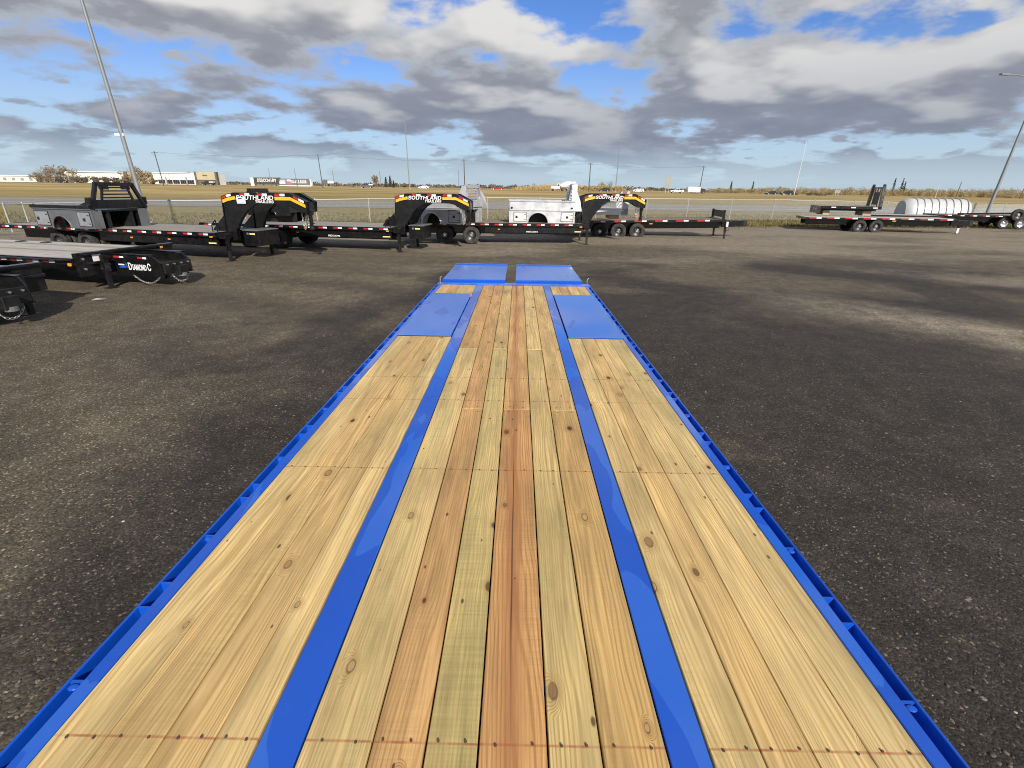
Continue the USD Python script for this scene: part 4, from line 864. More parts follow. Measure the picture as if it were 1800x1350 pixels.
# ---------------------------------------------------------------- truck beds and the canopy
def rect_arch(L, h, cx, r, base=0.0):
    """side panel with a wheel arch, in (x, z)"""
    p = sbox(-L, base, 0, h)
    return p.difference(Point(cx, base-0.02).buffer(r, 24))
def rack(parent, m, x_, W, z0, z1, top, bars, lean=0.0, slab=None):
    """headboard frame standing across the bed at x_: posts lean in to a narrower top"""
    hb = holder('headboard', parent); t = (z1-z0)
    for s_ in (-1, 1):
        obj('headboard_post', beam((x_, s_*(W/2-0.06), z0), (x_+lean, s_*(top/2), z1), 0.11, 0.10), M[m], hb)
        if slab != 'open': obj('headboard_inner_post', beam((x_, s_*(W*0.27), z0+t*0.36), (x_+lean*.9, s_*(top*0.34), z1-0.08), 0.06), M[m], hb)
    obj('headboard_top', beam((x_+lean, -top/2-0.05, z1), (x_+lean, top/2+0.05, z1), 0.11, 0.12), M[m], hb)
    for q in (-1, 1): obj('headboard_gusset', extrz([(0, 0), (0.06, 0), (0.06, 0.3), (0, 0.3)], -0.06, 0.06).apply_translation([x_+lean-0.03, q*top*0.30-0.15, z1-0.115]), M[m], hb)
    for k in range(bars):
        zz_ = z0+t*0.44 + k*(t*0.42/max(1, bars-1)); f = (zz_-z0)/t; hw = W*0.27+(top*0.34-W*0.27)*f
        obj('headboard_bar', beam((x_+lean*f, -hw, zz_), (x_+lean*f, hw, zz_), 0.035, 0.045), M[m], hb)
    obj('headboard_plate', trimesh.convex.convex_hull(np.array([(x_+q, s_*w, zz_) for q in (-0.02, 0.02) for s_ in (-1, 1) for w, zz_ in ((W/2-0.06, z0), (W/2-0.06-(W-top)/2*0.36, z0+t*0.36))])), M[m], hb)
    return hb
def skirt_bed(label, near_front, heading, L, W, z, H, head, mats, cat='truck bed', legs=0.0, boxes=True, arch=0.42, top=True, zd=None):
    """service truck bed: near_front is the world point of its near front lower corner; front is local +x, near side local -y"""
    body, door, frame = mats
    h = math.radians(heading); lat = np.array([-math.sin(h), math.cos(h)]); c = np.array(near_front[:2])+lat*W/2
    t = thing('truck_bed', label, cat, (c[0], c[1], z), heading)
    zd = zd or H*0.62                                   # deck of the bed
    ax = -L*0.56
    for s_ in (-1, 1):
        panel = rect_arch(L, zd-0.005, ax, arch)
        obj('side_skirt', extr(panel, s_*(W/2-0.02)-0.012, s_*(W/2-0.02)+0.012), M[body], t)
        a = np.linspace(0, math.pi, 22)
        obj('wheel_arch', path_tube([(ax+(arch-0.005)*math.cos(q), s_*(W/2-0.002), -0.02+(arch-0.005)*math.sin(q)) for q in a], 0.022), M[body], t)
        obj('fender_liner', [extr(Point(ax, -0.02).buffer(arch+0.015, 24).difference(Point(ax, -0.02).buffer(arch, 24)).intersection(sbox(-L, 0, 0, H)), *sorted((s_*(W/2-0.50), s_*(W/2-0.034))))], M[frame], t)
        if boxes:
            for xa, xb in ((-0.62, -0.10), (ax-arch-0.62 if L > 2.9 else -L+0.06, ax-arch-0.08)):
                if xb-xa < 0.2: continue
                y_ = s_*(W/2-0.006)
                y0, y1 = sorted((y_+s_*0.011, y_+s_*0.018))
                dk = holder('box_door', t)
                obj('door_seam', bx(xa-0.022, xb+0.022, *sorted((y_+s_*0.0005, y_+s_*0.0105)), 0.058, zd-0.058), M['blackmat'], dk)
                obj('door_panel', cbx(xa, xb, y0, y1, 0.08, zd-0.08, 0.005), M[door], dk)
                obj('door_latch', cbx((xa+xb)/2-0.05 if xb > -0.5 else xa+0.06, (xa+xb)/2+0.05 if xb > -0.5 else xa+0.16, *sorted((y_+s_*0.0185, y_+s_*0.03)), zd*0.5-0.06, zd*0.5+0.04, 0.003), M['blackmat'], dk)
                for zz_ in (0.16, zd-0.17): obj('door_hinge', bx(xb-0.10, xb-0.01, *sorted((y_+s_*0.0185, y_+s_*0.028)), zz_-0.012, zz_+0.012), M['blackmat'], dk)
        if top: obj('top_box', [cbx(-L+0.02, -0.02, *sorted((s_*(W/2-0.02), s_*(W/2-0.34))), zd+0.005, H-0.02, 0.02), cbx(-L, 0, *sorted((s_*(W/2+0.01), s_*(W/2-0.36))), H-0.019, H+0.03, 0.012)], M[body], t)
        obj('side_rail', cbx(-L, 0, *sorted((s_*(W/2+0.03), s_*(W/2-0.02))), zd+0.0, zd+0.035, 0.008), M[body], t)
        for xm in (-L+0.12, -0.16): obj('marker_light', rod((xm, s_*(W/2-0.02), zd+0.12), (xm, s_*(W/2+0.012), zd+0.12), 0.05, n=14), M['blackmat'], t)
    obj('bed_floor', bx(-L+0.01, -0.01, -W/2+0.37, W/2-0.37, zd-0.06, zd), M[frame], t)
    obj('bed_beam', [bx(-L+0.05, -0.05, q-0.05, q+0.05, -legs, zd-0.061) for q in (-0.42, 0.42)], M['blackmat'], t)
    for s_ in (-1, 1): obj('front_panel', bx(-0.03, -0.006, *sorted((s_*(W/2-0.033), s_*(W/2-0.36))), 0.0, zd), M[body], t); obj('inner_panel', bx(-0.6, -0.031, *sorted((s_*(W/2-0.361), s_*(W/2-0.373))), 0.0, zd), M[frame], t)
    obj('rear_panel', bx(-L+0.006, -L+0.03, -W/2+0.02, W/2-0.02, 0.12, zd), M[body], t)
    hb = rack(t, body if body != 'steelgrey' else frame, 0.02, W, zd+0.04, head, W*0.62, 4)
    if body == 'alu':                                   # tapering side wings of the headboard
        for s_ in (-1, 1):
            q = [(-0.05, s_*(W/2+0.005), zd), (0.45, s_*(W/2+0.005), zd), (0.02, s_*(W*0.31+0.03), head+0.02), (0.14, s_*(W*0.31+0.03), head+0.02), (0.36, s_*(W/2-0.03), zd+0.45), (-0.02, s_*(W/2-0.03), zd+0.45)]
            obj('headboard_wing', trimesh.convex.convex_hull(np.array([(a-0.16, b+o*s_, c_) for a, b, c_ in q for o in (0, -0.05)])), M[body], hb)
    return t
n1 = P3(168, 402, 0.94)
b1 = skirt_bed('black service truck bed with grey steel skirt boxes and barred headboard, leftmost bed', n1[:2], -14, 2.6, 2.05, ZD+0.006, 0.72, 1.42, ('steelgrey', 'aluplate', 'black'), top=False, zd=0.60)
for s_ in (-1, 1):
    obj('dark_side_box', cbx(-2.65, 0.0, *sorted((s_*1.06, s_*0.82)), 0.636, 0.74, 0.012), M['black'], b1)
    obj('headboard_corner', extr([(-0.45, 0.745), (0.08, 0.745), (0.08, 1.0), (-0.08, 1.0), (-0.12, 0.85)], *sorted((s_*1.03, s_*0.96))), M['black'], b1)
n3 = P3(812, 394, 0.94)
skirt_bed('silver aluminium skirted truck bed seen through the arch of the second gooseneck', n3[:2], -19, 2.6, 2.2, ZD+0.006, 1.0, 1.50, ('alu', 'aluplate', 'alu'), arch=0.46)
n4 = P3(1010, 392, 0.94)
skirt_bed('white and silver skirted truck bed with two toolbox doors, side on, on the middle flatbed', n4[:2], 1.5, 3.0, 2.35, ZD+0.006, 0.92, 1.62, ('alu', 'whitepanel', 'alu'), arch=0.47, zd=0.52)
lat2 = np.array([-math.sin(math.radians(172)), math.cos(math.radians(172))]); n2 = np.array([at(452, 22.4), 22.4]) - lat2*0.95
skirt_bed('black truck bed behind the stickered gooseneck neck, only its headboard top and rear showing', n2, 172, 1.9, 1.9, 1.20, 0.44, 0.98, ('black', 'blackmat', 'blackmat'), boxes=False, top=False, zd=0.42, arch=0.22, legs=0.275)
def flat_bed(label, near_front, heading, L, W, z, lift, head, m, deckm, rackstyle):
    h = math.radians(heading); lat = np.array([-math.sin(h), math.cos(h)]); c = np.array(near_front[:2])+lat*W/2
    t = thing('truck_bed', label, 'truck bed', (c[0], c[1], z), heading)
    obj('bed_floor', cbx(-L, 0, -W/2+0.06, W/2-0.06, lift+0.10, lift+0.17, 0.006), M[deckm], t)
    for s_ in (-1, 1):
        obj('side_rail', cbx(-L, 0, *sorted((s_*W/2, s_*(W/2-0.06))), lift+0.0 if rackstyle else lift-0.12, lift+0.18, 0.008), M[m], t)
        for q in (-L+0.6, -L*0.5, -0.5): obj('white_reflector', bx(q, q+0.28, *sorted((s_*(W/2+0.004), s_*(W/2+0.0005))), lift+0.06, lift+0.12), M['white'], t)
    obj('rear_skirt', cbx(-L-0.05, -L-0.001, -W/2, W/2, lift-(0.32 if rackstyle else 0.10), lift+0.18, 0.01), M[m], t)
    for q in (-0.75, -0.25, 0.25, 0.75): obj('tail_light', rod((-L-0.07, q, lift-0.04), (-L-0.051, q, lift-0.04), 0.07, n=14), M['white' if abs(q) < .5 else 'red'], t)
    obj('bed_beam', [bx(-L+0.05, -0.02, q-0.05, q+0.05, lift-0.14, lift+0.099) for q in (-0.42, 0.42)], M['blackmat'], t)
    obj('timber_block', [bx(-0.85, -0.35, q-0.09, q+0.09, 0.0, lift-0.141) for q in (-0.6, 0.0, 0.6)] + [bx(-L+0.3, -L+0.7, q-0.09, q+0.09, 0.0, lift-0.141) for q in (-0.6, 0.6)], M['lumber'], t, kind='stuff')
    if rackstyle:
        hb = holder('headboard', t); z0, z1 = lift+0.17, head
        for s_ in (-1, 1):
            obj('headboard_post', beam((-0.06, s_*(W/2-0.10), lift), (-0.06, s_*(W*0.36), z1), 0.17), M[m], hb)
            obj('post_cap', cbx(-0.13, 0.01, *sorted((s_*(W*0.36-0.07), s_*(W*0.36+0.07))), z1, z1+0.14, 0.01), M[m], hb)
            obj('lamp', bx(-0.125, -0.121, *sorted((s_*(W*0.40-0.05), s_*(W*0.40+0.03))), z0+0.42, z0+0.75), M['white'], hb)
        obj('headboard_top', beam((-0.06, -W*0.38, z1-0.08), (-0.06, W*0.38, z1-0.08), 0.10), M[m], hb)
        for k, q in enumerate((-0.39, 0.03)): obj('headboard_mesh', bx(-0.09, -0.06, q, q+0.36, z0+0.12, z1-0.35), M['blackmat'], hb); obj('reflector', bx(-0.10, -0.0905, q+0.04, q+0.34, z0+0.02, z0+0.10), M['white'], hb)
        for q in (-0.42, 0.0, 0.40): obj('headboard_bar', beam((-0.06, q, z0), (-0.06, q, z1-0.1), 0.05), M[m], hb)
    else:
        hb = holder('headboard', t)
        for s_ in (-1, 1):
            y0, y1 = sorted((s_*W/2, s_*(W/2-0.05)))
            obj('headboard_post', extr([(-0.34, lift-0.18), (0.0, lift-0.18), (0.0, head), (-0.10, head), (-0.26, lift+0.5)], y0, y1), M[m], hb)
        for k in range(4): obj('headboard_bar', bx(-0.07, -0.03, -W/2+0.051, W/2-0.051, lift+0.3+k*0.22, lift+0.34+k*0.22), M[m], hb)
    return t
n5 = P3(1100, 375, 1.30)
flat_bed('silver aluminium flat truck bed seen through the arch of the right hand gooseneck', (n5[0]+0.1, n5[1]), -3, 3.0, 2.3, 1.0, 0.34, 1.30, 'alu', 'alu', False)
n6 = P3(1548, 372, 1.22)
flat_bed('black flat truck bed with upright slatted headboard, standing on the right hand flatbed', n6[:2], -14, 3.6, 2.3, ZD+0.006, 0.42, 1.85, 'black', 'palewood', True)
# arched white canopy
n7 = P3(1600, 396); cn = thing('truck_canopy', 'large white arched fibreglass canopy with ribs across its top', 'canopy', (at(1648, 43.0), 43.0, 0.0), -12)
Lc, Wc, Hc = 4.7, 2.4, 2.0
def arch_profile(W, H_, n=26, p=2.7):
    a = np.linspace(0, math.pi, n); return np.c_[-W/2*np.sign(np.cos(a))*np.abs(np.cos(a))**(2/p), H_*np.abs(np.sin(a))**(2/p)]
def arch_shell(x0, x1, W, H_):
    pr = arch_profile(W, H_); n = len(pr)
    v = np.vstack([np.c_[np.full(n, x0), pr], np.c_[np.full(n, x1), pr]]); i = np.arange(n-1)
    f = np.vstack([np.c_[i, i+1, i+n+1], np.c_[i, i+n+1, i+n]])
    m = trimesh.Trimesh(v, f, process=False)
    if (m.face_normals[len(i)//2][2] < 0): m.invert()
    return m
secs = []
xs_ = np.linspace(-Lc/2, Lc/2, 60); vv = []
for q in xs_:
    e = min(q+Lc/2, Lc/2-q); k = 1-0.20*max(0, 1-e/0.55)**2
    pr = arch_profile(Wc*k, Hc*(1-0.10*max(0, 1-e/0.55)**2)); vv.append(np.c_[np.full(len(pr), q), pr])
n_ = len(vv[0]); i, j = np.meshgrid(np.arange(len(xs_)-1), np.arange(n_-1), indexing='ij'); a = (i*n_+j).ravel()
M['canopy'] = mat('white_fibreglass', (0.48, 0.49, 0.485), 0.35, scale=2.5, vary=0.07)
obj('canopy_shell', trimesh.Trimesh(np.vstack(vv), np.vstack([np.c_[a, a+n_+1, a+1], np.c_[a, a+n_, a+n_+1]]), process=False), M['canopy'], cn, smooth=40)
endm = mat('canopy_end', (0.36, 0.37, 0.38), 0.5)
for s_ in (-1, 1):
    pr = arch_profile(Wc*0.80, Hc*0.90); obj('end_panel', extrz([(y_, z_) for y_, z_ in pr], -0.01, 0.01).apply_transform(np.array([[0, 0, 1, s_*(Lc/2-0.02)], [1, 0, 0, 0], [0, 1, 0, 0], [0, 0, 0, 1.]])), endm, cn)
for q in np.linspace(-Lc/2+0.75, Lc/2-0.35, 8):
    pr = arch_profile(Wc+0.05, Hc+0.025); obj('canopy_rib', path_tube([(q, y_, z_) for y_, z_ in pr[1:-1]], 0.035), endm, cn)
obj('end_lamp', rod((-Lc/2-0.02, -0.75, 0.75), (-Lc/2+0.0, -0.75, 0.75), 0.08, n=12), M['blackmat'], cn)

# ---------------------------------------------------------------- fence
FX = [-10, 25, 158, 290, 420, 550, 645, 745, 857, 950, 1050, 1140, 1213, 1290, 1366, 1437, 1508, 1566, 1645, 1718, 1775, 1830]
FY = np.interp(FX, [-10, 25, 290, 550, 860, 1140, 1370, 1800], [25.5, 26.5, 31.5, 35.5, 40.5, 43.5, 45.5, 47.5])
FH = np.interp(FX, [0, 290, 550, 860, 1370, 1830], [1.35, 1.45, 1.52, 1.68, 1.75, 1.55])
fp = np.array([[at(px, y_), y_, 0.0] for px, y_ in zip(FX, FY)])
fence = thing('chain_link_fence', 'galvanised chain link fence with top rail running along the yard edge', 'fence')
for p, h in zip(fp, FH):
    a_ = holder('post', fence); obj('post_tube', rod(p+[0, 0, -0.05], p+[0, 0, h], 0.034, n=8), M['galv'], a_); obj('post_cap', trimesh.creation.icosphere(1, 0.045).apply_translation(p+[0, 0, h+0.01]), M['galv'], a_)
wires = []
for k in range(len(fp)-1):
    a, b = fp[k], fp[k+1]; ha, hb_ = FH[k], FH[k+1]
    obj('top_rail', rod(a+[0, 0, ha-0.04], b+[0, 0, hb_-0.04], 0.028, n=8), M['galv'], fence)
    Ls = np.linalg.norm(b-a); hm = min(ha, hb_)-0.06; n = int(Ls/0.085); d = (b-a)/Ls
    for s_ in (1, -1):                                  # slanting wires both ways, clipped to the bay
        for q in np.arange(-hm, Ls+hm, 0.085):
            t0, t1 = (0.0, hm); x0, x1 = (q, q+hm) if s_ > 0 else (q+hm, q)
            # clip to [0, Ls]
            tt = [0.0, 1.0]
            dx = x1-x0
            for lim, sg in ((0.0, 1), (Ls, -1)):
                v0 = sg*(x0-lim); v1 = sg*(x1-lim)
                if v0 < 0 and v1 < 0: tt = None; break
                if v0 < 0: tt[0] = max(tt[0], v0/(v0-v1))
                elif v1 < 0: tt[1] = min(tt[1], v0/(v0-v1))
            if not tt or tt[1]-tt[0] < 0.02: continue
            e0 = a+d*(x0+dx*tt[0])+[0, 0, 0.02+hm*tt[0]]; e1 = a+d*(x0+dx*tt[1])+[0, 0, 0.02+hm*tt[1]]
            wires.append((e0, e1))
W_ = np.array(wires); r_w = 0.0046
dirw = W_[:, 1]-W_[:, 0]; dirw /= np.linalg.norm(dirw, axis=1)[:, None]; s1 = np.cross(dirw, [0, 1., 0]); s1 /= np.linalg.norm(s1, axis=1)[:, None]; s2 = np.cross(dirw, s1)
off = [s1*r_w, (-0.5*s1+0.87*s2)*r_w, (-0.5*s1-0.87*s2)*r_w]
V = np.stack([W_[:, e]+o for e in (0, 1) for o in off], 1).reshape(-1, 3); base = np.arange(len(W_))[:, None]*6
F_ = np.vstack([base+np.array(f)[None] for f in ([0, 1, 4], [0, 4, 3], [1, 2, 5], [1, 5, 4], [2, 0, 3], [2, 3, 5])])
obj('wire_mesh', trimesh.Trimesh(V, F_, process=False), M['galv'], fence, kind='stuff')

# ---------------------------------------------------------------- lamp posts and poles
M['polegrey'] = mat('painted_steel_pole', (0.22, 0.24, 0.25), 0.5, metal=0.2)
M['polewood'] = mat('dark_wooden_pole', (0.10, 0.085, 0.07), 0.85, scale=3)
M['polepale'] = mat('pale_pole', (0.62, 0.61, 0.57), 0.5)
def lamp_post(label, x_, y_, h, r, lean, arms, group=None, m='polegrey', r2=None):
    t = thing('lamp_post', label, 'lamp post', (x_, y_, float(tz(x_, y_))), 0, group)
    top = np.array([lean[0], lean[1], h])
    obj('pole', rod((0, 0, -0.1), top, r, r2 or r*0.5, 12), M[m], t, smooth=50)
    obj('base_plinth', trimesh.creation.cylinder(r*1.9, 0.5, sections=16).apply_translation([0, 0, 0.25]), M['hwy'], t, smooth=40)
    for dx, dy, ln in arms:
        a = holder('lamp_arm', t); e = top+np.array([dx*ln, dy*ln, 0.25])
        obj('arm_tube', path_tube([top+[0, 0, -0.3], top+np.array([dx*ln*.4, dy*ln*.4, 0.18]), e], r*0.35), M[m], a)
        q = np.array([dx, dy, 0]); obj('lamp_head', [beam(e-q*0.1, e+q*0.65, 0.26, 0.11)], M[m], a)
    return t
l0 = P3(247, 397); lp = lamp_post('tall grey lamp post at the left, rising behind the black truck bed', at(243, 27.0), 27.0, 12.5, 0.115, (-0.55, 0), [(0.9, -0.4, 1.8), (-0.9, 0.4, 1.8)])
obj('bracket', [cbx(-0.55, -0.1, -0.06, 0.06, 4.55, 4.68, 0.02)], M['decal'], lp)
xr = at(1746, 46.0); lamp_post('tall grey lamp post at the right edge, its arm reaching back into the picture', xr, 46.0, 11.1, 0.14, (0.6, 0), [(-0.97, -0.1, 3.3), (0.97, 0.1, 3.3)])
def far_x(px, y_): return at(px, y_)
lamp_post('slender grey street lamp beyond the field, left of the second gooseneck and white car', far_x(720, 215), 215, 26.0, 0.22, (-0.3, 0), [(-0.9, 0.2, 1.6)])
lamp_post('slender street lamp with short curved arm behind the right hand gooseneck', far_x(1082, 215), 215, 22.0, 0.20, (0.3, 0), [(0.9, 0.2, 2.2)])
lamp_post('white leaning lamp post beside the two dark cars on the highway', far_x(1397, 205), 205, 19.0, 0.15, (0.4, 0), [], m='polepale')
lamp_post('short pale lamp post rising behind the white canopy', far_x(1646, 150), 150, 4.6, 0.08, (0.1, 0), [], m='polepale')
def utility_pole(label, px, y_, h, lean=0.0, cross=True, m='polewood', r=0.16, group=None):
    x_ = far_x(px, y_); t = thing('utility_pole', label, 'utility pole', (x_, y_, float(tz(x_, y_))), 0, group)
    obj('pole', rod((0, 0, -0.2), (lean, 0, h), r, r*0.7, 8), M[m], t)
    if cross:
        obj('crossarm', beam((lean-1.2, 0, h-0.5), (lean+1.2, 0, h-0.5), 0.14), M[m], t)
        for q in (-1.1, -0.4, 0.4, 1.1): obj('insulator', rod((lean+q, 0, h-0.42), (lean+q, 0, h-0.15), 0.05, n=6), M['galv'], t)
    return (x_+lean, y_, float(tz(x_, y_))+h-0.3)
U = [utility_pole('leaning brown wooden pole with crossarm before the white building at the left', 287, 190, 11.5, -0.6, True, r=0.2),
     utility_pole('tall plain grey wooden pole just right of the dark billboard', 567, 205, 12.0, -0.4, False, r=0.2),
     utility_pole('dark utility pole above the silver truck bed at the second gooseneck', 817, 232, 12.4, -0.1, True, r=0.24),
     utility_pole('dark utility pole just left of the right hand gooseneck neck', 1035, 232, 11.6, 0.1, True, r=0.24),
     utility_pole('dark slanting utility pole behind the white box trailer', 1229, 238, 11.5, 0.6, True, r=0.22)]
for px, h, lb in ((300, 5.5, 'short thin pole over the white building, nearer its left end'), (346, 6.5, 'short thin pole over the white building beside its tan sign block'), (477, 8.8, 'thin pole behind the dark billboard, above its first word'), (522, 9.0, 'thin pole behind the dark billboard, above its phone number'), (588, 8.5, 'thin pole second to the right of the dark billboard'), (670, 8.5, 'thin pole over the spruce clump beside the dark pickup'), (807, 9.5, 'thin pole just left of the dark utility pole over the silver bed')):
    utility_pole(lb, px, 285, h, -0.2, False, r=0.12)
utility_pole('dark thin pole standing in the golden trees right of the canopy', 1682, 290, 8.0, 0.5, False, r=0.2)
utility_pole('dark thin pole in the golden trees at the right edge', 1795, 290, 7.0, 0.5, False, r=0.2)
for k in range(len(U)-1):
    a, b = np.array(U[k]), np.array(U[k+1]); solo('power_line', path_tube([tuple(q) for q in sag(a, b, 0.9, 16)], 0.022, 4), M['blackmat'], ['sagging wire between the crossarm pole at left and the plain grey pole', 'sagging wire between the plain grey pole and the pole over the silver bed', 'sagging wire between the two dark poles in the middle', 'sagging wire from the right hand gooseneck pole to the slanting pole'][k], 'power line')

# ---------------------------------------------------------------- buildings, sign and signs far away
M['bwhite'] = mat('white_cladding', (0.80, 0.79, 0.74), 0.6, scale=0.4, vary=0.05)
M['btan'] = mat('tan_cladding', (0.44, 0.375, 0.25), 0.7, scale=0.4)
M['bdark'] = mat('dark_cladding', (0.12, 0.105, 0.095), 0.7, scale=0.4)
M['bglass'] = mat('dark_window_glass', (0.03, 0.035, 0.042), 0.12, scale=0.5)
M['bgrey'] = mat('grey_trim', (0.27, 0.26, 0.25), 0.6, scale=0.4)
def face_building(name, label, cat, px0, px1, y_, h, depth, zb=None):
    x0, x1 = at(px0, y_), at(px1, y_); zb = float(tz((x0+x1)/2, y_)) if zb is None else zb
    t = thing(name, label, cat, (x0, y_, zb)); return t, x1-x0
b, W = face_building('warehouse', 'long low white warehouse at the far left edge', 'warehouse', -60, 66, 330, 5, 20)
obj('wall', bx(0, W, 0, 25, -1, 3.2), M['bwhite'], b); obj('roof', bx(-0.3, W+0.3, -0.3, 25.3, 3.201, 3.8), M['bwhite'], b); obj('eave_trim', bx(-0.2, W+0.2, -0.35, -0.301, 3.1, 3.3), M['bgrey'], b)
for q in np.arange(2, W-3, 5.5): f_ = obj('window', bx(q, q+2.2, -0.06, -0.001, 0.6, 2.4), M['bgrey'], b)
b, W = face_building('warehouse', 'white warehouse with dark roof line and beige end tower, behind the bare trees', 'warehouse', 118, 268, 300, 8, 30)
obj('wall', bx(0, W*0.70, 0, 30, -1, 5.3), M['bwhite'], b); obj('wall', bx(W*0.741, W, -0.5, 30, -1, 6.2), M['btan'], b)
obj('corner_tower', bx(W*0.7005, W*0.74, -1.0, 10, -1, 6.4), M['bdark'], b); obj('parapet', bx(-0.2, W*0.70, -0.2, 30, 5.301, 6.1), M['bwhite'], b); obj('roof_stripe', bx(2, W*0.65, -0.26, -0.201, 5.4, 5.75), M['bdark'], b)
for q in np.arange(3, W*0.66, 6.0): obj('window', bx(q, q+3.5, -0.08, -0.001, 0.4, 3.0), M['bglass'], b)
b, W = face_building('warehouse', 'white commercial building with dark ground floor windows and tan sign block', 'commercial building', 272, 386, 300, 8, 30)
Wm = W*0.66
obj('wall', bx(0, Wm, 0, 30, -1, 5.6), M['bwhite'], b); obj('parapet', bx(-0.2, Wm, -0.2, 30, 5.601, 6.2), M['bwhite'], b); obj('roof_stripe', bx(0.5, Wm-3, -0.27, -0.201, 5.62, 5.9), M['bgrey'], b); obj('rooftop_unit', bx(Wm*0.55, Wm*0.62, 8, 11, 6.2, 7.0), M['bgrey'], b)
for k, q in enumerate(np.linspace(2.5, Wm-5.5, 5)):
    w_ = holder('window', b); obj('window_frame', bx(q, q+3.9, -0.08, -0.001, 0.2, 2.5), M['bgrey'], w_)
    for g in range(3): obj('window_pane', bx(q+0.12+g*1.24, q+1.24+g*1.24, -0.12, -0.081, 0.35, 2.3), M['bglass'], w_)
for q in np.linspace(0.28, 0.75, 2): obj('wall_pier', bx(Wm*q, Wm*q+0.7, -0.35, -0.001, -1, 4.0), M['bgrey'], b)
obj('sign_block', bx(Wm+1.0, W-1.0, -1.2, 1.5, 2.6, 6.7), M['btan'], b); obj('sign_pier', bx(Wm+0.001, Wm+0.999, -1.5, 1.5, -1, 6.8), M['bdark'], b); obj('sign_pier', bx(W-0.999, W, -1.5, 0.5, -1, 6.8), M['bdark'], b)
obj('entrance', bx(Wm+1.0, W-1.0, -0.9, 1.5, -1, 2.59), M['bdark'], b); obj('sign_emblem', bx(Wm+4.5, Wm+7.2, -1.26, -1.201, 4.6, 5.2), M['bdark'], b)
# billboard on two trailers
b, W = face_building('billboard', 'long dark billboard with the white word DISCOVERY and a phone number', 'billboard', 442, 547, 290, 5, 3)
z0, z1 = 0.7, 4.2
Wd = W*0.47
M['signdark'] = mat('dark_sign_face', (0.055, 0.058, 0.06), 0.5, scale=0.5)
M['signgrey'] = mat('grey_sign_face', (0.14, 0.145, 0.16), 0.5, scale=0.5)
M['signred'] = mat('dusty_red_sign', (0.45, 0.14, 0.16), 0.5, scale=0.5)
obj('sign_panel', bx(1.6, Wd, 0, 2.5, z0, z1), M['signdark'], b); obj('sign_panel', bx(Wd+0.01, W-0.5, 0, 2.5, z0-0.2, z1-0.35), M['signgrey'], b)
obj('end_panel', bx(-0.4, 1.59, 0.2, 2.5, z0-0.6, z1-0.1), M['bwhite'], b); obj('end_panel', bx(W-0.49, W+0.2, 0.1, 2.5, z0-0.4, z1-0.4), M['bwhite'], b)
obj('sign_trim', bx(1.6, Wd, -0.02, 2.5, z1+0.001, z1+0.25), M['bgrey'], b); obj('lower_trim', bx(Wd, W, -0.03, 0.3, z0-0.65, z0-0.21), M['bwhite'], b)
obj('lettering', text_on('DISCOVERY', 1.6, 3.6, -0.02, z0+1.35, bold=True, width=Wd*0.74-1.0), M['decal'], b)
obj('lettering', text_on('780.413.8288', 1.45, Wd+W*0.17, -0.02, z0+0.95, bold=True, width=W*0.285), M['decal'], b)
obj('printed_panel', [bx(Wd-2.0+q[0], Wd-2.0+q[1], -0.06, -0.025, q[2], q[3]) for q in ((2.6, 5.6, z0+2.2, z0+2.5), (2.2, 5.4, z0+0.5, z0+1.7), (6.4, 8.6, z0+1.85, z0+2.65))], M['decal'], b); obj('printed_panel', bx(Wd+4.0, Wd+7.0, -0.06, -0.025, z0+0.1, z0+1.7), M['signred'], b)
obj('support_leg', [bx(q, q+0.3, 0.6, 1.6, -1.2, z0-0.001) for q in (6, 13, 18)] + [bx(q, q+0.3, 0.6, 1.6, -1.2, z0-0.201) for q in (W-10, W-3)], M['bgrey'], b, kind='stuff')
# back of a tall road sign
def board(name, label, px, y_, w, h, lift, mname, posts=2):
    x_ = at(px, y_); t = thing(name, label, 'sign', (x_, y_, float(tz(x_, y_))))
    n = max(2, int(w/0.7))
    for k in range(n): obj('sign_slat', bx(-w/2+k*w/n+0.02, -w/2+(k+1)*w/n-0.02, 0, 0.06, lift, lift+h), M[mname], t)
    for k in range(posts): q = -w/2+w*(k+0.5)/posts; obj('sign_post', bx(q-0.08, q+0.08, 0.061, 0.2, -0.3, lift+h-0.1), M['galv'], t)
    return t
M['signback'] = mat('sign_back_metal', (0.27, 0.28, 0.26), 0.5, metal=0.3)
board('road_sign', 'tall grey back of a road sign left of the white pickup', 1173, 225, 2.7, 4.6, 1.8, 'signback')
board('road_sign', 'small grey sign back before the golden trees at the right', 1472, 215, 2.2, 1.2, 1.0, 'signback')
board('road_sign', 'small dark green sign right of the billboard pole', 572, 270, 2.6, 2.0, 1.5, 'bdark'); board('road_sign', 'small white sign right of the dark green one', 581, 270, 3.6, 0.9, 1.8, 'bwhite', 1)
t = thing('shed', 'tiny brown shed on the horizon left of the dark pickup', 'shed', (at(615, 330), 330, 1.2)); obj('wall', bx(0, 1.8, 0, 3, -0.5, 2.2), M['bdark'], t); obj('roof', extr([(-0.2, 2.2), (2.0, 2.2), (0.9, 3.0)], -0.2, 3.2), M['bgrey'], t)

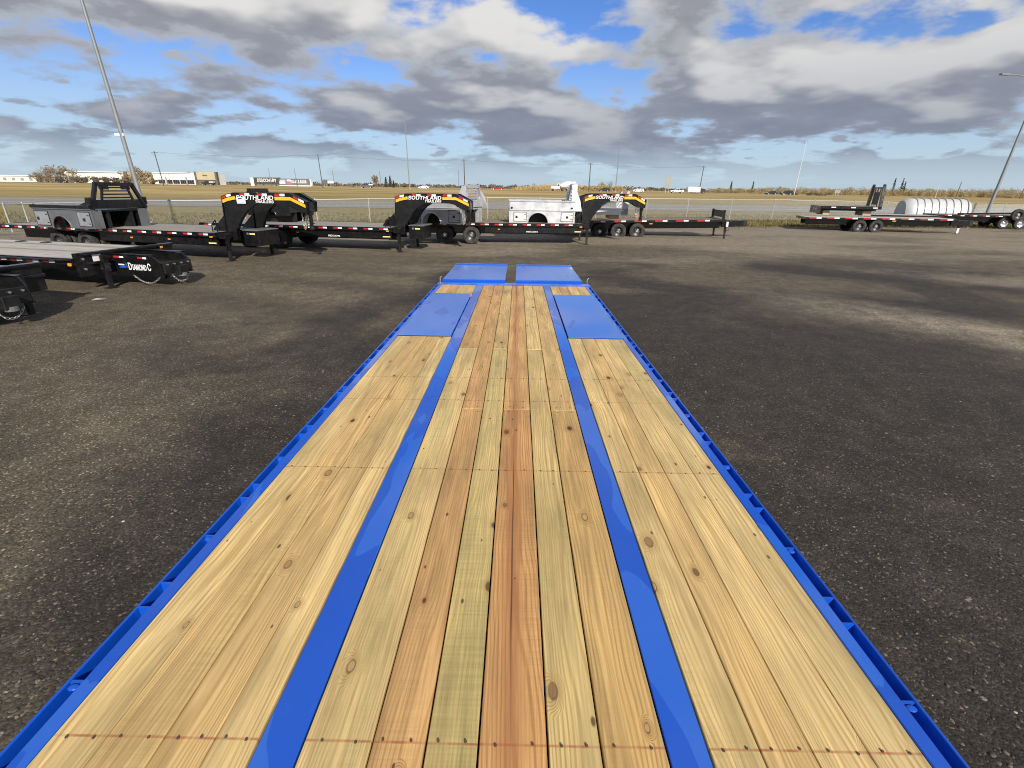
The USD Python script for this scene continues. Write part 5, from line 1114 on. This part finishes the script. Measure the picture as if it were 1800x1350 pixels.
# ---------------------------------------------------------------- vehicles on the highway
PAINT = {k: mat(f'car_paint_{k}', c, 0.3, coat=0.6, vary=0.04) for k, c in dict(black=(0.015, 0.016, 0.02), navy=(0.02, 0.022, 0.03), white=(0.80, 0.80, 0.79), red=(0.28, 0.018, 0.02), grey=(0.09, 0.095, 0.105), darkred=(0.09, 0.015, 0.02)).items()}
M['glass'] = M['bglass']
def vehicle(kind, label, px, y_, paint, left=True, s=1.0):
    """nose towards local +x; turned to face left when left"""
    x_ = at(px, y_); t = thing({'pickup': 'pickup_truck', 'sedan': 'parked_car', 'suv': 'suv'}.get(kind, kind) if kind != 'sedan' else 'car', label, {'pickup': 'pickup truck', 'sedan': 'car', 'suv': 'suv'}[kind], (x_, y_, float(tz(x_, y_))+0.035), 180 if left else 0)
    P = PAINT[paint]
    if kind == 'sedan': L, body, cab = 4.7, [(-2.3, .3), (-2.33, .75), (-2.2, .95), (-1.4, 1.02), (1.0, .98), (1.9, .88), (2.3, .68), (2.33, .35), (2.2, .22), (-2.2, .22)], [(-1.85, .99), (-1.15, 1.42), (0.25, 1.45), (1.15, .97)]
    elif kind == 'suv': L, body, cab = 4.9, [(-2.4, .4), (-2.42, 1.0), (-2.3, 1.15), (1.1, 1.12), (2.1, 1.05), (2.4, .8), (2.42, .42), (2.2, .3), (-2.2, .3)], [(-2.3, 1.12), (-2.05, 1.75), (0.35, 1.78), (1.15, 1.1)]
    else: L, body, cab = 5.8, [(-2.9, .55), (-2.9, 1.12), (-0.75, 1.12), (-0.72, 1.15), (1.2, 1.18), (2.5, 1.12), (2.85, .9), (2.9, .5), (2.6, .4), (-2.7, .45)], [(-0.75, 1.13), (-0.62, 1.83), (0.62, 1.86), (1.35, 1.15)]
    wx = (1.45, -1.42) if kind != 'pickup' else (1.85, -1.75)
    r = 0.34 if kind == 'sedan' else 0.40
    poly = Polygon(body)
    for q in wx: poly = poly.difference(Point(q, r).buffer(r*1.14, 12))
    obj('body', extr(poly, -0.92, 0.92), P, t)
    c = Polygon(cab); m = extr(c, -0.80, 0.80); obj('cabin', m, P, t)
    cc = c.buffer(-0.09); x0, z0, x1, z1 = cc.bounds; mid = (x0+x1)/2
    for s_ in (-1, 1):
        for part in (cc.intersection(sbox(x0, z0, mid-0.05, z1)), cc.intersection(sbox(mid+0.05, z0, x1, z1))): obj('side_window', extr(part, *sorted((s_*0.801, s_*0.812))), M['glass'], t)
        obj('headlight', bx(L/2-0.35, L/2-0.03, *sorted((s_*0.60, s_*0.935)), 0.66, 0.80), M['white'], t); obj('tail_light', bx(-L/2-0.01, -L/2+0.16, *sorted((s_*0.70, s_*0.935)), 0.75, 0.95), M['red'], t)
        for q in wx: wheel(t, q, s_*0.83, r, 0.22, rim='silver', out=s_)
    a, b_ = cab[-1], cab[-2]; obj('windscreen', trimesh.convex.convex_hull(np.array([(a[0]+q-0.05, y2, a[1]+0.06) for q in (0.0, 0.03) for y2 in (-0.7, 0.7)]+[(b_[0]+q+0.04, y2, b_[1]-0.06) for q in (0.0, 0.03) for y2 in (-0.64, 0.64)])), M['glass'], t)
    obj('bumper', bx(L/2-0.08, L/2+0.06, -0.88, 0.88, 0.36, 0.56), M['blackmat'], t); obj('bumper', bx(-L/2-0.08, -L/2+0.02, -0.88, 0.88, 0.40, 0.58), M['blackmat'], t)
    if kind == 'pickup': obj('cargo_bed', [bx(-2.85, -0.8, -0.85, 0.85, 0.75, 0.80), bx(-2.9, -2.82, -0.9, 0.9, 0.8, 1.1)], P, t)
    return t
HY = 236
vehicle('suv', 'dark suv on the highway before the bare trees at the left', 109, HY, 'navy', False)
p_ = vehicle('pickup', 'dark pickup with white bed load before the tan sign block', 366, HY-2, 'navy', True); obj('bed_load', cbx(-2.7, -0.85, -0.8, 0.8, 1.12, 1.55, 0.05), M['decal'], p_)
p_ = vehicle('pickup', 'dark grey pickup on the highway left of the spruce clump', 645, HY-4, 'grey', True); obj('bed_load', cbx(-2.6, -1.0, -0.75, 0.75, 1.12, 1.62, 0.05), M['decal'], p_)
vehicle('sedan', 'white car on the highway above the second gooseneck neck', 745, HY, 'white', True)
vehicle('pickup', 'dark red pickup on the highway in the middle of the view', 875, HY, 'red', True)
vehicle('suv', 'dark suv mostly hidden behind the right hand gooseneck neck', 1062, HY-6, 'black', True)
vehicle('suv', 'white suv peeping over the front of the right hand gooseneck neck', 1122, HY-4, 'white', True)
vehicle('pickup', 'white pickup towing a white box trailer', 1190, HY-10, 'white', True)
vehicle('suv', 'dark red suv close behind the white box trailer', 1230, HY-6, 'darkred', True)
vehicle('sedan', 'dark car, the left one of two beside the white leaning lamp post', 1356, HY-14, 'navy', True)
vehicle('suv', 'dark suv touching the white leaning lamp post', 1383, HY-16, 'black', True)
x_ = at(1218, HY-10); t = thing('cargo_trailer', 'white box trailer towed by the white pickup', 'box trailer', (x_, HY-10, float(tz(x_, HY-10))+0.035), 180)
obj('trailer_box', cbx(-2.9, 2.4, -1.05, 1.05, 0.42, 2.55, 0.08), PAINT['white'], t); obj('corner_trim', [bx(-2.92, -2.82, -1.06, 1.06, 0.40, 0.55), bx(-2.9, 2.4, -1.065, -1.051, 0.42, 0.55)], M['galv'], t); obj('tongue', beam((2.4, 0, 0.5), (3.6, 0, 0.5), 0.1), M['blackmat'], t)
for q in (-0.55, 0.3):
    for s_ in (-1, 1): wheel(t, q, s_*1.10, 0.34, 0.2, rim='silver', out=s_)
# concrete mixer
x_ = at(990, HY-2); t = thing('mixer_truck', 'white concrete mixer truck on the highway behind the silver headboard', 'mixer truck', (x_, HY-2, float(tz(x_, HY-2))+0.035), 180)
obj('hood', cbx(3.0, 5.4, -0.95, 0.95, 0.9, 1.95, 0.12), PAINT['white'], t); cb = obj('cab', extr([(1.5, 0.9), (1.5, 3.0), (2.7, 3.0), (3.1, 1.96), (3.1, 0.9)], -1.15, 1.15), PAINT['white'], t)
for s_ in (-1, 1): obj('side_window', extr([(1.8, 2.05), (1.8, 2.8), (2.55, 2.8), (2.85, 2.05)], *sorted((s_*1.151, s_*1.16))), M['glass'], t)
obj('chassis', bx(-5.2, 3.0, -0.5, 0.5, 0.75, 1.05), M['blackmat'], t)
pr = [(0.35, 0.0), (0.9, 0.5), (1.25, 1.6), (1.28, 2.8), (0.95, 4.4), (0.5, 5.4), (0.0, 5.5)]
dr = lathe([(0.0, 0.0)]+pr, 22); R = trimesh.transformations.rotation_matrix(math.radians(14), [0, 1, 0]) @ trimesh.transformations.rotation_matrix(math.pi/2, [0, 0, 1]); dr.apply_transform(R); dr.apply_translation([1.3, 0, 2.05]); obj('drum', dr, PAINT['white'], t, smooth=40)
obj('drum_support', [beam((1.1, q, 1.05), (1.2, q, 2.1), 0.2) for q in (-0.5, 0.5)] + [beam((-4.0, q, 1.05), (-4.2, q, 2.9), 0.2) for q in (-0.6, 0.6)], M['blackmat'], t); obj('hopper', extrz([(-0.6, -0.5), (0.6, -0.4), (0.6, 0.4), (-0.6, 0.5)], 0, 0.7).apply_translation([-4.7, 0, 3.2]), PAINT['white'], t); obj('chute', beam((-4.9, 0, 3.1), (-5.6, 0, 1.8), 0.5, 0.15), M['galv'], t)
obj('fender', [cbx(4.0, 5.2, s_*1.15-0.15, s_*1.15+0.15, 1.02, 1.12, 0.03) for s_ in (-1, 1)] + [cbx(-4.4, -1.3, s_*1.1-0.2, s_*1.1+0.2, 1.12, 1.2, 0.03) for s_ in (-1, 1)], PAINT['white'], t)
for q in (4.6, -1.9, -3.3, 0.4):
    for s_ in (-1, 1): wheel(t, q, s_*1.05, 0.5, 0.3, rim='rim', out=s_)

# ---------------------------------------------------------------- trees, shrubs and grass
def leaf_mat(name, c, trans=0.3):
    N = {'oi': ('geometry', {}), 'n': ('noise_texture', {'scale': 0.9, 'detail': 3.0}), 'r': ('rgb_ramp', {'ramp': [(0.25, tuple(np.array(c)*0.5)), (0.5, c), (0.75, tuple(np.array(c)*1.6))]}),
         'd': ('diffuse_bsdf', {}), 't': ('translucent_bsdf', {}), 'm': ('mix_closure', {'fac': trans})}
    return usdkit.material(stage, f'/World/Looks/{name}', N, [('oi.position', 'n.vector'), ('n.fac', 'r.fac'), ('r.color', 'd.color'), ('r.color', 't.color'), ('d.BSDF', 'm.closure1'), ('t.BSDF', 'm.closure2')], surface='m.closure')
LG, LB, LS, LT, LR = leaf_mat('golden_leaves', (0.47, 0.375, 0.20), 0.5), leaf_mat('bare_brown_twigs', (0.33, 0.26, 0.17), 0.4), leaf_mat('spruce_needles', (0.13, 0.13, 0.09), 0.4), leaf_mat('tawny_reeds', (0.55, 0.41, 0.20), 0.4), leaf_mat('grey_brush', (0.21, 0.175, 0.12), 0.4)
BARK = mat('bark', (0.14, 0.115, 0.09), 0.9, scale=4)
def quads(c, size, r, up_bias=0.0):
    """a cloud of small leaf clumps: one bent quad at each centre"""
    n = len(c); a = r.normal(size=(n, 3)); a[:, 2] += up_bias; a /= np.linalg.norm(a, axis=1)[:, None]
    b = np.cross(a, r.normal(size=(n, 3))); b /= np.linalg.norm(b, axis=1)[:, None]
    s_ = (size*(0.5+r.random(n)))[:, None]
    v = np.stack([c-a*s_-b*s_*.6, c+a*s_-b*s_*.6, c+a*s_+b*s_*.6, c-a*s_+b*s_*.6], 1); v[:, 2] += 0.3*s_*np.cross(a, b)
    i = np.arange(n)[:, None]*4
    return trimesh.Trimesh(v.reshape(-1, 3), np.vstack([i+[0, 1, 2], i+[0, 2, 3]]), process=False)
def crown_pts(n, w, h, r, base=0.2):
    c = []
    blobs = [(r.uniform(-.34, .34)*w, r.uniform(-.34, .34)*w, base*h+r.random()**0.8*(h*0.92-base*h), r.uniform(.16, .30)*w) for _ in range(9)]
    for _ in range(n):
        bx_, by_, bz_, br = blobs[r.integers(len(blobs))]; d = r.normal(size=3); d /= np.linalg.norm(d); q = br*r.random()**0.4
        c.append((bx_+d[0]*q, by_+d[1]*q, max(0.1, bz_+d[2]*q*min(1.2, h/w))))
    return np.array(c)
def bush_mesh(n, w, h, r, size, twig=0):
    parts = [quads(crown_pts(n, w, h, r, 0.12), size, r)]
    for _ in range(twig):
        x0, y0 = r.uniform(-.2, .2, 2)*w; x1, y1 = r.uniform(-.5, .5, 2)*w; parts.append(rod((x0, y0, 0), (x1, y1, h*r.uniform(.7, 1.08)), 0.05, 0.012, 3))
    return trimesh.util.concatenate(parts)
def tree(name, label, cat, px, y_, w, h, leaf, n, size, seed, group=None, spruce=False, twig=14):
    r = np.random.default_rng(seed); x_ = at(px, y_); t = thing(name, label, cat, (x_, y_, float(tz(x_, y_))-0.05), 0, group)
    obj('trunk', rod((0, 0, 0), (r.uniform(-.1, .1)*w, 0, h*0.7), 0.03*h, 0.008*h, 7), BARK, t)
    if spruce:
        z_ = 0.08+0.92*r.random(n)**0.9; rad = w/2*(1-z_)*r.random(n)**0.45*(0.75+0.35*np.sin(z_*40)); a = r.random(n)*6.283
        obj('crown', quads(np.c_[rad*np.cos(a), rad*np.sin(a), z_*h], size, r), leaf, t)
    else:
        obj('crown', bush_mesh(n, w, h, r, size, twig), leaf, t)
r_ = np.random.default_rng(3)
for k, (px, w, h, lb) in enumerate([(72, 7, 7.0, 'bare brown bushy tree, leftmost beside the far left warehouse'), (90, 8, 8.2, 'bare brown bushy tree, second from the left by the far left warehouse'), (108, 8, 8.4, 'bare brown bushy tree above the dark suv'), (124, 7, 6.6, 'bare brown bushy tree at the left end of the beige tower warehouse'), (222, 7, 6.2, 'bare brown tree left of the tall lamp post foot'), (240, 9, 8.6, 'large rounded bare tree right of the tall lamp post foot'), (256, 6, 6.4, 'small bare tree right of the large rounded one')]):
    tree('bare_tree', lb, 'tree', px, 275, w*1.15, h*0.92, LB, 420, 0.26, 40+k, twig=60)
for k, (px, w, h) in enumerate([(150, 8, 3.2), (172, 7, 3.0), (192, 7, 2.9), (210, 7, 2.8), (140, 6, 3.6), (268, 6, 2.6)]):
    tree('low_shrub', ['low dark shrub third left of the tall lamp post', 'low dark shrub in the middle of the white warehouse front', 'low dark shrub before the white warehouse nearer its tower', 'low dark shrub at the foot of the beige tower', 'low dark shrub right behind the dark suv', 'low dark shrub at the left end of the commercial building'][k], 'shrub', px, 270, w, h, LR, 260, 0.24, 60+k, twig=20)
for k, (px, w, h, lb) in enumerate([(662, 4.2, 6.6, 'dark reddish bushy tree left of the spruce clump'), (679, 3, 5.2, 'short spruce, left one of the far clump'), (686.5, 3.2, 5.9, 'tall spruce in the middle of the far clump'), (692, 2.6, 3.6, 'small spruce, right one of the far clump')]):
    tree('spruce_tree' if k else 'dark_tree', lb, 'tree', px, 330, w*1.2, h*1.15, LS if k else LB, 420, 0.28, 80+k, spruce=k > 0)
for k, (px, h, w, lb) in enumerate([(1284, 6.3, 2.6, 'lone spruce over the golden trees, left of the white lamp post'), (1322, 6.3, 2.4, 'second lone spruce over the golden trees, nearer the white lamp post'), (1568, 9.5, 3.6, 'tall dark spruce right of the slatted headboard'), (1582, 9.5, 3.4, 'tall dark spruce, right one beside the headboard'), (1587, 7.6, 3.0, 'shorter dark spruce at the right of the spruce pair')]):
    tree('spruce_tree', lb, 'tree', px, 335, w*1.2, h*1.1, LS, 300, 0.22, 100+k, spruce=True)
# the golden wood: one mass of bushes along the skyline
parts = []; r_ = np.random.default_rng(8)
for px in np.arange(1245, 1900, 4.6):
    for row in range(2):
        y_ = 322+row*16+r_.uniform(-5, 5); x_ = at(px+r_.uniform(-2, 2), y_); k = np.interp(px, [1245, 1330, 1500, 1800], [2.4, 3.2, 3.9, 4.9])*(0.75+0.45*r_.random())
        m = bush_mesh(80, 4.4, k, r_, 0.19, 16); m.apply_translation([x_, y_, float(tz(x_, y_))-0.1]); parts.append(m)
solo('golden_wood', parts, LG, 'far off wood of golden autumn bushes along the skyline at the right', 'wood', kind='stuff')
parts = []
for px in np.arange(905, 1012, 2.6):
    y_ = 262+r_.uniform(-6, 10); x_ = at(px, y_); n = 26
    for _ in range(n):
        q = r_.normal(0, 0.8, 2); hh = r_.uniform(1.2, 2.2)*np.interp(px, [905, 940, 1000], [0.7, 1.3, 2.0]); parts.append(rod((x_+q[0], y_+q[1], float(tz(x_, y_))-.1), (x_+q[0]*1.4+r_.uniform(-.2, .2), y_+q[1], float(tz(x_, y_))+hh), 0.07, 0.02, 3))
for px in np.arange(1012, 1100, 4):
    y_ = 300+r_.uniform(-8, 8); x_ = at(px, y_); m = bush_mesh(70, 4.4, 2.9*(0.8+0.4*r_.random()), r_, 0.26, 10); m.apply_translation([x_, y_, float(tz(x_, y_))-.1]); parts.append(m)
solo('tall_reeds', parts, LT, 'stand of tawny reeds and brush behind the concrete mixer truck', 'reeds', kind='stuff')
for k, (px, w, h, lb) in enumerate([(1060, 3.5, 5.2, 'thin bare tree behind the left part of the right hand neck'), (1072, 3.5, 5.6, 'thin bare tree behind the middle of the right hand neck'), (938, 2.2, 3.4, 'thin bare tree among the reeds left of the mixer truck'), (1054, 2.5, 4.2, 'thin small bare tree right of the dark pole by the neck')]):
    tree('bare_tree', lb, 'tree', px, 300, w, h, LB, 60, 0.16, 130+k, twig=40)
for k, (px, w) in enumerate([(1398, 3.0), (1424, 4.2), (1436, 4.0), (1452, 4.4)]):
    tree('low_shrub', ['small brown shrub at the foot of the white lamp post', 'low brown shrub, left one of three in a row', 'low brown shrub, middle one of three in a row', 'low brown shrub, right one of three in a row'][k], 'shrub', px, 212, w, 1.0, LR, 160, 0.16, 150+k, twig=10)
parts = []
for px in np.arange(-30, 1240, 5.0):
    if 440 < px < 545 or px < 60: continue
    y_ = 520+r_.uniform(-50, 120); x_ = at(px, y_); m = bush_mesh(26, 12, 3.2*(0.5+0.7*r_.random()), r_, 0.9, 0); m.apply_translation([x_, y_, float(tz(x_, y_))-.2]); parts.append(m)
solo('distant_trees', parts, LR, 'dark line of distant trees and brush along the horizon', 'wood', kind='stuff')
# dry grass: tufts along the yard edge, the fence and the verge
def tuft(seed, n=16):
    r = np.random.default_rng(seed); v, f = [], []
    for i in range(n):
        a = r.random()*6.283; b0 = r.normal(0, 0.05, 2); l_ = r.uniform(0.5, 1.0); tip = np.array([b0[0]+math.cos(a)*l_*0.45, b0[1]+math.sin(a)*l_*0.45, l_]); s_ = np.array([-math.sin(a), math.cos(a), 0])*0.03; k = len(v)
        mid = np.array([b0[0]+math.cos(a)*l_*.15, b0[1]+math.sin(a)*l_*.15, l_*.6]); v += [np.array([*b0, 0])-s_, np.array([*b0, 0])+s_, mid+s_*.7, mid-s_*.7, tip]; f += [[k, k+1, k+2], [k, k+2, k+3], [k+3, k+2, k+4]]
    return trimesh.Trimesh(np.array(v), f, process=False)
gm = [leaf_mat('dry_grass_tan', (0.26, 0.21, 0.09), 0.35), leaf_mat('dry_grass_olive', (0.15, 0.14, 0.05), 0.35), leaf_mat('dry_grass_pale', (0.40, 0.33, 0.17), 0.35)]
n_g = 30000; gxx = rng.uniform(-42, 70, n_g); e_ = yard_edge(gxx); gy = e_ - 0.7 + rng.random(n_g)**1.4*18
edge = rng.random(n_g) < 0.16; gy[edge] = e_[edge] + rng.normal(-0.2, 0.7, edge.sum())
s_ = (0.07+0.16*rng.random(n_g))*np.where(gy < e_, 0.6, 1.0)
stuff_points('/World/dry_grass', [(f'grass_tuft_{q}', tuft(q), gm[q]) for q in range(3)], np.c_[gxx, gy, tz(gxx, gy)-0.02], rng.random(n_g)*6.28, np.c_[s_, s_, s_*1.1], rng.choice(3, n_g, p=[.45, .4, .15]), 'dry grass tufts along the yard edge and the fence foot', 'grass')
